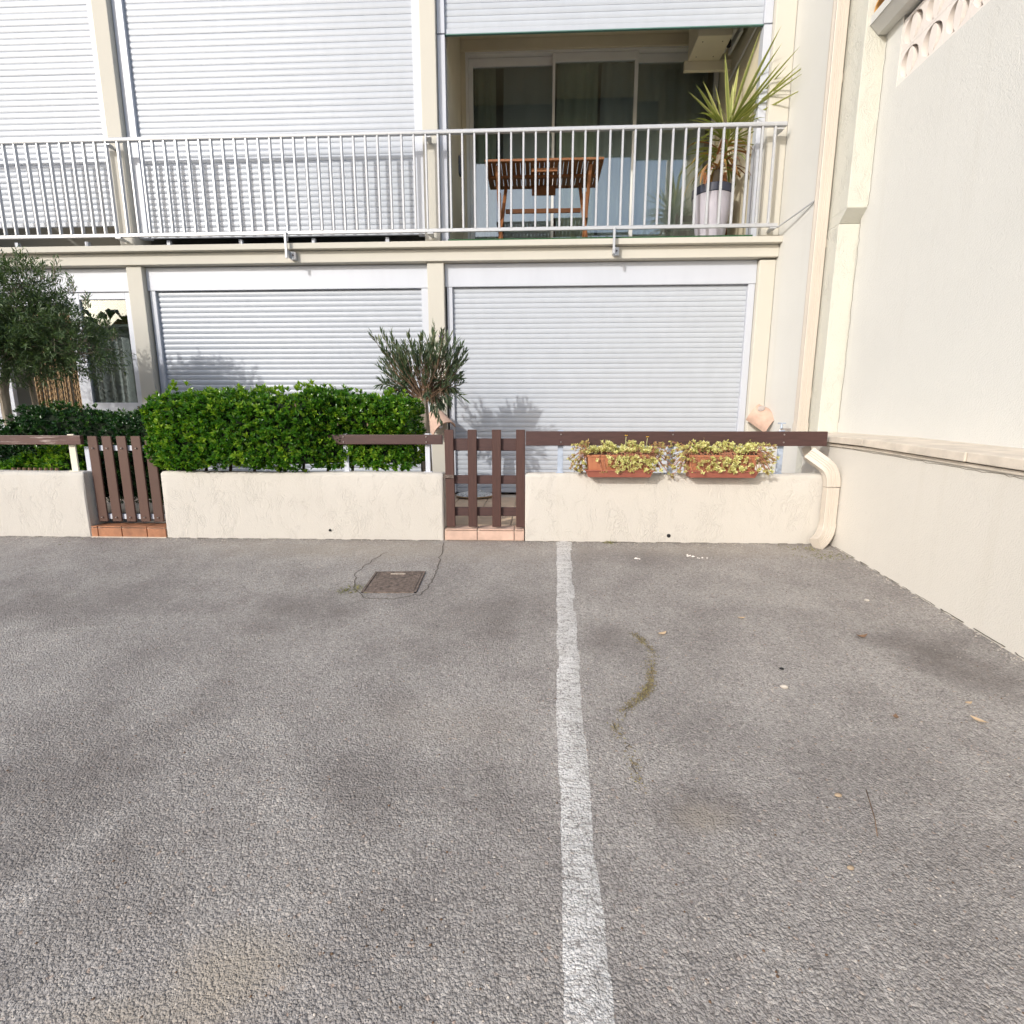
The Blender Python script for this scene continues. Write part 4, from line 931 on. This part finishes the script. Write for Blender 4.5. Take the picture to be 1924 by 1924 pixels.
#OBJECTS
# ------------------------------------------------------------------ planters and succulents
def planter(label, x0, x1, plabel, seed, flowers):
    t0 = thing('planter_box', label, 'planter', ((x0+x1)/2, 3.70, .503), 'terracotta planters on the right low wall')
    yb, yf = 3.735, 3.600
    b = MB(); tz, bz = .640, .530
    b.hexa([(x0+.012, yf+.010, bz), (x1-.012, yf+.010, bz), (x1-.012, yb-.008, bz), (x0+.012, yb-.008, bz), (x0, yf, tz), (x1, yf, tz), (x1, yb, tz), (x0, yb, tz)])
    b.build('box', M_PLANTER, t0, .005)
    MB().box(x0-.004, x1+.004, yf-.004, yb+.002, tz-.012, tz+.004).build('lip', M_PLANTER, t0, .003, seg=1)
    b = MB()
    nr = 11
    for i in range(nr):
        x = x0+.03+(x1-x0-.06)*i/(nr-1); b.beam((x, yf+.009, bz+.003), (x, yf+.0005, tz-.014), .004, .003)
    kind(b.build('ribs', M_PLANTER, t0), 'stuff')
    MB().box(x0+.008, x1-.008, yf+.008, yb-.008, tz+.0042, tz+.014).build('soil', M_SOIL, t0, .004)
    zb, zt_ = .487, .534; tray = MB()
    tray.hexa([(x0+.010, yf-.006, zb), (x1-.010, yf-.006, zb), (x1-.010, 3.686, zb), (x0+.010, 3.686, zb), (x0-.008, yf-.022, zt_), (x1+.008, yf-.022, zt_), (x1+.008, 3.687, zt_), (x0-.008, 3.687, zt_)])
    tray.build('tray', M_TRAY, t0, .004)
    MB().box(x0-.014, x1+.014, yf-.028, 3.686, zt_-.004, zt_+.004).build('tray_lip', M_TRAY, t0, .002, seg=1)
    MB().box(x0+.02, x1-.02, 3.69, yb-.004, .5035, .529).build('foot', M_PLANTER, t0)
    # succulents
    s0 = thing('succulent_plant', plabel, 'plant', ((x0+x1)/2, 3.67, tz+.01), 'succulents spilling from the planters')
    r = np.random.default_rng(seed); st = MB(); Pr = []; Nr = []; Tb = []
    def stem(a, b_, sag):
        a, b_ = np.array(a), np.array(b_); m_ = (a+b_)/2+np.array([0, 0, sag]); st.tube([a.tolist(), m_.tolist(), b_.tolist()], [.0028, .0022, .0018], 5)
    def ros(q, d, tone): Pr.append(q); Nr.append(d); Tb.append(tone)
    n_top = 300
    for i in range(n_top):                               # mound on top
        a = np.array([r.uniform(x0+.01, x1-.01), r.uniform(yf+.01, yb-.01), tz+.01]); b_ = a+np.array([r.normal(0, .025), r.normal(-.012, .02), r.uniform(.006, .05)*(1+.55*math.sin(a[0]*37+seed))+.008]); stem(a, b_, .0)
        ros(b_, np.array([r.normal(0, .5), -.75+r.normal(0, .3), .8]), r.uniform(.35, .95))
    for i in range(100):                                  # spilling over the front
        x = np.clip(r.normal(x0+(x1-x0)*(.62 if seed == 1 else .5), (x1-x0)*.24), x0, x1); a = np.array([x, yf+.02, tz+.02]); b_ = np.array([x+r.normal(.015, .03), yf-r.uniform(.012, .04), tz-r.uniform(.0, .115)]); stem(a, b_, .015)
        ros(b_, np.array([r.normal(0, .4), -1, .35]), r.uniform(.2, .9))
    for side, cnt, reach in ((-1, 44, .13), (1, 44, .15)):   # hanging at the two ends
        for i in range(cnt):
            xs_ = x0+.01 if side < 0 else x1-.01; a = np.array([xs_, r.uniform(yf, yb-.03), tz+.02]); dx = side*abs(r.normal(.05, .045)); b_ = a+np.array([min(max(dx, -reach), reach), r.normal(-.01, .02), r.uniform(-.13, .075)-abs(dx)*.2]); stem(a, b_, .02)
            ros(b_, np.array([side*.6+r.normal(0, .3), -.7, .3]), r.uniform(.05, .75))
            if i % 3 == 0: q2 = b_+np.array([side*r.uniform(.01, .05), r.normal(0, .02), r.uniform(-.05, .03)]); stem(b_, q2, .01); ros(q2, np.array([side, -.5, -.1]), r.uniform(.0, .3))
    kind(st.build('stems', M_DRYSTEM, s0), 'stuff')
    Pr, Nr, Tb = np.array(Pr), unit(np.array(Nr)), np.array(Tb)
    global rng
    save = rng; rng = r
    rosettes('leaves', M_SUCC, s0, Pr, Nr, 10, .0200, .0105, Tb, 1.2)
    k = 260; base = Pr[r.integers(0, len(Pr), k)]; leaves('dry_leaves', M_SHRUBD, s0, base+r.normal(0, .012, (k, 3)), r.normal(0, 1, (k, 3)), .022, .005, r.uniform(.3, 1, k), droop=.2)
    rng = save
    for fx, fz in flowers:
        MB().tube([(fx-.006, yf+.03, tz+.03), (fx, yf+.02, fz-.006)], [.003, .002], 6).build('flower_stalk', mat('pale_stalk', (.5, .5, .25), .7), s0)
        a = np.linspace(0, 6.28, 17)[:16]; leaves('flower', M_YEL, s0, np.tile([[fx, yf+.02, fz]], (16, 1)), np.stack([np.cos(a), np.sin(a), .25+.3*np.abs(np.sin(a*3))], 1), .012, .006, np.full(16, .5))
planter('left terracotta planter box in a red brown tray on the low wall', .378, .826, 'yellow flowering succulent spilling from the left planter by the gate', 1, [(.643, .775), (.790, .765), (.748, .690)])
planter('right terracotta planter box in a red brown tray nearest the corner', 1.083, 1.545, 'reddish green succulent without tall flowers spilling from the right planter', 2, [])

# clay half-tile wall lamps --------------------------------------------------
def tile_lamp(label, c, a, cap):
    """half barrel roof tile: c upper end, a axis (runs down and outwards)"""
    t0 = thing('wall_lamp', label, 'lamp', c, 'half round clay tile lamp shades')
    c = Vector(c); a = Vector(a).normalized(); cv = Vector((0, -.75, .66)); cv = (cv-a*cv.dot(a)).normalized(); sd = a.cross(cv)
    n, Ln = 16, .235
    def pt(u, th, off): rr = .100+.022*u+off; return c + a*Ln*u + sd*rr*math.cos(th) + cv*(rr*math.sin(th))
    us = (0, .35, .7, 1); m_ = len(us)
    vs = [pt(u, math.pi*(i/n*1.04-.02), o) for o in (0, .012) for u in us for i in range(n+1)]; k = m_*(n+1); fs = []
    for o in (0, k):
        for j in range(m_-1):
            for i in range(n): q = o+j*(n+1)+i; fs.append((q, q+1, q+n+2, q+n+1))
    for j in (0, m_-1):
        for i in range(n): q = j*(n+1)+i; fs.append((q, q+1, k+q+1, k+q))
    for j in range(m_-1):
        for i in (0, n): q = j*(n+1)+i; fs.append((q, q+n+1, k+q+n+1, k+q))
    MB().add(vs, fs).build('clay_shade', M_CLAYP, t0, smooth=True)
    top = [pt(.01, math.pi*i/n, 0) for i in range(n+1)]; MB().add(top, [tuple(range(n+1))]).build('end_plate', M_CLAYP, t0)
    if cap:
        q = MB().lathe([(0, .012), (.034, .012), (.040, .006), (.040, -.012)], 0, 0, 20); e = pt(.26, math.pi*.5, .010)
        q.v = [tuple(e + sd*x + a*y*.8 + cv*z) for x, y, z in q.v]; q.build('mortar_cap', mat('grey_mortar', (.42, .36, .33), .9, .2, 30), t0, smooth=True)
    MB().tube([c+a*.05+cv*.01, c+a*.16+cv*.005], [.015, .022], 10).build('bulb', M_WHITEMETAL, t0, smooth=True)
tile_lamp('pink clay tile wall lamp on the right pillar above the brown rail', (2.275, 5.525, .955), (.72, -.50, -.52), True)
tile_lamp('clay tile wall lamp on the middle pillar beside the shrub trunk', (-1.07, 5.52, .915), (.55, -.50, -.60), False)
# garden tap
tp = thing('garden_tap', 'small grey garden tap on the wall above the right end of the rail', 'tap', (2.40, 4.95, .80))
MB().tube([(2.40, 4.95, .80), (2.32, 4.95, .80), (2.30, 4.95, .79), (2.298, 4.95, .755)], [.012, .012, .013, .009], 10).build('spout', M_BOLT, tp, smooth=True)
MB().tube([(2.318, 4.95, .81), (2.318, 4.95, .855)], [.013, .006], 10).build('stem', M_STEEL, tp, smooth=True)
MB().tube([(2.283, 4.95, .858), (2.353, 4.95, .858)], .006, 8).build('handle', M_STEEL, tp, smooth=True)
# round cushion on the terrace
cu = thing('round_cushion', 'round grey and white patterned cushion lying on the terrace tiles behind the picket gate', 'cushion', (-.62, 5.36, .083))
MB().lathe([(0, .083), (.17, .085), (.195, .098), (.198, .108), (.18, .122), (.10, .137), (0, .140)], -.62, 5.36, 40).build('pad', M_MOSAIC, cu, smooth=True)
MB().lathe([(.196, .094), (.204, .098), (.206, .105), (.200, .111)], -.62, 5.36, 40).build('piping', M_BEAD, cu, smooth=True)
b = MB(); vs = []
for i in range(13):
    for j in range(5): vs.append((-.70+.16*i/12, 5.34+.08*j/4, .143+.018*math.sin(i*1.1)*math.sin(j*.9+.6)))
b.add(vs, [(i*5+j, (i+1)*5+j, (i+1)*5+j+1, i*5+j+1) for i in range(12) for j in range(4)]); 
tag(b.build('rag', M_MOSAIC, None, smooth='all'), 'crumpled pale rag lying on top of the round cushion', 'cloth')

# manhole --------------------------------------------------------------------
MH = thing('manhole_cover', 'square rusty iron manhole cover set in the asphalt', 'manhole', (-.84, 2.88, gz(2.88)))
q = [(-.985, 3.025), (-.668, 3.035), (-.655, 2.735), (-.935, 2.735)]
mx_, my_ = -.82, 2.885
q = [(-.975, 3.035), (-.668, 3.035), (-.668, 2.730), (-.975, 2.730)]
def gtop(x, y, h): return (x, y, gz2(x, y)+h)
b = MB(); x0, x1, y0, y1 = -.982, -.668, 2.735, 3.045
sh = .035                                                # the cover sits slightly skew to the wall
def sk(x, y): return x+(3.045-y)*sh*1.0, y
for (ax, ay, bx, by) in ((x0, y0, x1, y0+.012), (x0, y1-.012, x1, y1), (x0, y0, x0+.012, y1), (x1-.012, y0, x1, y1)):
    c_ = [sk(ax, ay), sk(bx, ay), sk(bx, by), sk(ax, by)]; b.hexa([gtop(*k, -.01) for k in c_] + [gtop(*k, .007) for k in c_])
b.build('frame', M_RUST, MH)
c_ = [sk(x0+.017, y0+.017), sk(x1-.017, y0+.017), sk(x1-.017, y1-.017), sk(x0+.017, y1-.017)]
MB().hexa([gtop(*k, -.01) for k in c_] + [gtop(*k, .0055) for k in c_]).build('plate', M_RUST, MH)
b = MB()
for i in range(13):
    for j in range(13):
        x, y = sk(x0+.032+i*.0208, y0+.032+j*.0208); z = gz2(x, y)+.0055; a = .0075; e = .003
        d = (1, .3) if (i+j) % 2 else (.3, 1); b.box(x-a*d[0], x+a*d[0], y-a*d[1], y+a*d[1], z, z+e)
kind(b.build('tread_studs', M_RUST, MH), 'stuff')
x, y = sk(-.83, 3.005); z = gz2(x, y)+.0056; MB().box(x-.045, x+.045, y-.006, y+.006, z, z+.004).build('lifting_slot', M_GROUT, MH)

# ground crack with moss, weeds, debris ----------------------------------------
def tufts(name, P, D, ln, wd, m=M_WEED):
    return kind(leaves(name, m, None, P, D, ln, wd, rng.uniform(0, 1, len(P)), droop=.3), 'stuff')
ck = [(.48, 2.29), (.50, 2.22), (.53, 2.13), (.49, 1.98), (.46, 1.86), (.41, 1.79), (.33, 1.71), (.29, 1.64), (.30, 1.57), (.32, 1.51), (.32, 1.44), (.32, 1.37), (.33, 1.33)]
b = MB(); pts = []
for (ax, ay), (bx, by) in zip(ck[:-1], ck[1:]):
    for k in range(5): u = k/5; x, y = ax+(bx-ax)*u+rnd.gauss(0, .006), ay+(by-ay)*u; pts.append((x, y, gz2(x, y)+.003))
for k in range(0, len(pts)-6, 7): ribbon(b, pts[k:k+rnd.randint(3, 6)], (0, 0, 1), .003)
ck2 = [(-.65, 3.63), (-.62, 3.34), (-.60, 3.05), (-.60, 2.9), (-.62, 2.72), (-.74, 2.66), (-.92, 2.66), (-1.02, 2.78), (-1.10, 3.02), (-1.07, 3.25), (-1.0, 3.42)]
pts = []
for (ax, ay), (bx, by) in zip(ck2[:-1], ck2[1:]):
    for k in range(8): u = k/8; x, y = ax+(bx-ax)*u+rnd.gauss(0, .006), ay+(by-ay)*u+rnd.gauss(0, .006); pts.append((x, y, gz2(x, y)+.003))
ribbon(b, pts, (0, 0, 1), .004)
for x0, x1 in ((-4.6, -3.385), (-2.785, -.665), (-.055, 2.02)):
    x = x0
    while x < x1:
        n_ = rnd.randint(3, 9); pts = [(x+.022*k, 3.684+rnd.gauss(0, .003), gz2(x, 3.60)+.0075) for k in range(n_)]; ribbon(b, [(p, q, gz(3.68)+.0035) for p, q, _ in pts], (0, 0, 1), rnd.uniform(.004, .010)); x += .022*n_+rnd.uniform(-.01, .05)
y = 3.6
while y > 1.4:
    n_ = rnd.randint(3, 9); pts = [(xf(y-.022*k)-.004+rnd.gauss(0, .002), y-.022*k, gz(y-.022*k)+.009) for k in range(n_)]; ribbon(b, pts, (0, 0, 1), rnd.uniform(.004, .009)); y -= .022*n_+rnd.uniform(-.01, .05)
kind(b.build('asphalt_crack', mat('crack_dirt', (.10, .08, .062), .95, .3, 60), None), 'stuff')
P = []; D = []
for (ax, ay), (bx, by), dens in zip(ck[:-1], ck[1:], (24, 20, 22, 50, 70, 36, 4, 14, 1, 8, 10, 1)):
    for k in range(dens*3):
        u = rng.uniform(); x = ax+(bx-ax)*u+rng.normal(0, .011); y = ay+(by-ay)*u+rng.normal(0, .009); P.append((x, y, gz2(x, y)+.002)); D.append(rng.normal(0, 1, 3)*[1, 1, .25]+[0, 0, .35])
tufts('crack_moss', P, D, .010, .004, leafmat('moss', (.17, .135, .09), (.27, .21, .11), (.32, .29, .12), .9, .1))
P = []; D = []
for cx, cy_, cnt, sp in ((.565, 3.665, 34, .03), (-1.02, 2.80, 40, .05), (-1.05, 2.75, 40, .05), (2.0, 3.4, 70, .10), (1.9, 3.55, 50, .08), (-3.1, 3.60, 12, .2)):
    for k in range(cnt): x, y = cx+rng.normal(0, sp), min(cy_+rng.normal(0, sp*.4), 3.68); P.append((x, y, gz2(x, y))); D.append(rng.normal(0, 1, 3)*[1, 1, .4]+[0, 0, .5])
tufts('wall_foot_weeds', P, D, .028, .004)
# crumbs of render and grit along the foot of the walls
b = MB()
def crumb(x, y, s_, z=None):
    z = gz2(x, y) if z is None else z; pts = [(x+s_*rnd.uniform(.6, 1.2)*math.cos(a), y+s_*rnd.uniform(.6, 1.2)*math.sin(a), z+.0005) for a in (0, 1.25, 2.5, 3.8, 5)]
    b.add(pts+[(x, y, z+s_*rnd.uniform(.6, 1.1))], [(i, (i+1) % 5, 5) for i in range(5)])
for k in range(520): crumb(rnd.uniform(-4.5, 2.1), 3.685-abs(rnd.gauss(0, .05)), rnd.uniform(.002, .006))
for k in range(200): y = rnd.uniform(.8, 3.6); crumb(xf(y)-abs(rnd.gauss(0, .03)), y, rnd.uniform(.002, .006))
kind(b.build('grit', M_PEBBLE, None), 'stuff')
# loose chippings lying on the asphalt
b = MB()
for k in range(1500):
    y = .55+3.1*rnd.random()**1.6; x = rnd.uniform(-1.05, .95)*(y+.25)
    if x < 2.05: crumb(x, y, rnd.uniform(.0012, .0036))
kind(b.build('loose_chippings', M_PEBBLE, None), 'stuff')
b = MB()
for k in range(420):
    y = .6+3.0*rnd.random()**1.4; x = rnd.uniform(-1.05, .95)*(y+.25)
    if x < 2.0: crumb(x, y, rnd.uniform(.0015, .0045))
kind(b.build('brown_crumbs', mat('brown_crumb', (.14, .085, .05), .9, .3, 50), None), 'stuff')
# countable litter
def dry_leaf(label, x, y, ln, yaw, m=M_LEAFDRY, curl=.35):
    b = MB(); n = 7; vs = []
    for i in range(n+1):
        u = i/n; wk = ln*.22*math.sin(math.pi*min(1, u*1.05+.02))**.8+.0005; z = curl*ln*(u-.5)**2*1.6+.003
        for s_ in (-1, 0, 1): vs.append(((u-.5)*ln, s_*wk, z+(.25*wk if s_ else 0)))
    b.add(vs, [(3*i+j, 3*i+j+1, 3*i+j+4, 3*i+j+3) for i in range(n) for j in (0, 1)])
    c, s2 = math.cos(yaw), math.sin(yaw); b.v = [(x+p*c-q*s2, y+p*s2+q*c, z+gz2(x, y)+.002) for p, q, z in b.v]
    tag(b.build('fallen_leaf', m, None, smooth='all'), label, 'leaf', 'dry leaves on the asphalt')
dry_leaf('curled pale dry leaf beside the mossy crack on the asphalt', .61, 2.29, .055, .6)
dry_leaf('small pale dry leaf on the asphalt between planter side and crack', 1.04, 2.46, .04, .1)
dry_leaf('bent tan dry leaf near the dark stain by the right wall', 1.545, 1.68, .05, -1.0)
dry_leaf('tiny tan dry leaf just behind the bent one by the right wall', 1.59, 1.78, .032, .3)
dry_leaf('brown shrivelled leaf lying in the sun near the right wall', 1.52, 2.29, .06, .2, M_SHRUBD if False else mat('brown_dry_leaf', (.24, .14, .08), .85, .25, 40), .6)
dry_leaf('flat rust coloured leaf alone on the right part of the asphalt', 1.28, 1.70, .035, 1.0, MATS['brown_dry_leaf'])
def pebble(label, x, y, r0, m=M_PEBBLE, flat=.6):
    b = MB(); n = 9; vs = []
    for k, (rr, z) in enumerate(((.6, 0), (1, .3), (.95, .65), (.55, .95))):
        for i in range(n): a = 2*math.pi*i/n; f = rr*r0*(1+.14*math.sin(a*2+x*9)+.06*math.sin(a*5+y*7)); vs.append((x+f*math.cos(a)*1.25, y+f*math.sin(a), gz2(x, y)+z*r0*2*flat-.001))
    b.add(vs, [(k*n+i, k*n+(i+1) % n, (k+1)*n+(i+1) % n, (k+1)*n+i) for k in range(3) for i in range(n)] + [tuple(range(3*n, 4*n))])
    tag(b.build('pebble', m, None, smooth='all'), label, 'pebble', 'loose pebbles on the asphalt')
pebble('largest pale pebble on the sunny right part of the asphalt', .98, 1.88, .011)
pebble('small dark pebble just behind the largest pale pebble', 1.03, 2.01, .007, M_RUBBER)
pebble('tan pebble on the asphalt beside the thin brown twig', .88, 1.34, .0075, mat('tan_pebble', (.40, .30, .20), .8, .2, 60))
pebble('tan pebble nearest the viewer on the right of the white line', .78, 1.11, .0065, MATS['tan_pebble'])
pebble('white pebble close to the foot of the right wall', 1.81, 2.72, .010)
b = MB(); b.tube([gtop(.97, 1.36, .006), gtop(.945, 1.30, .010), gtop(.925, 1.25, .010), gtop(.90, 1.20, .006)], .0014, 6)
tag(b.build('twig', M_TWIG, None, smooth='all'), 'thin curved brown twig lying on the asphalt at the right', 'twig')
b = MB()
for cx, cy_ in ((1.14, 3.37), (.70, 3.33), (1.08, 3.40)):
    for k in range(5): crumb(cx+rnd.gauss(0, .02), cy_+rnd.gauss(0, .01), rnd.uniform(.006, .012))
kind(b.build('fallen_render_flakes', M_BLOCK, None), 'stuff')
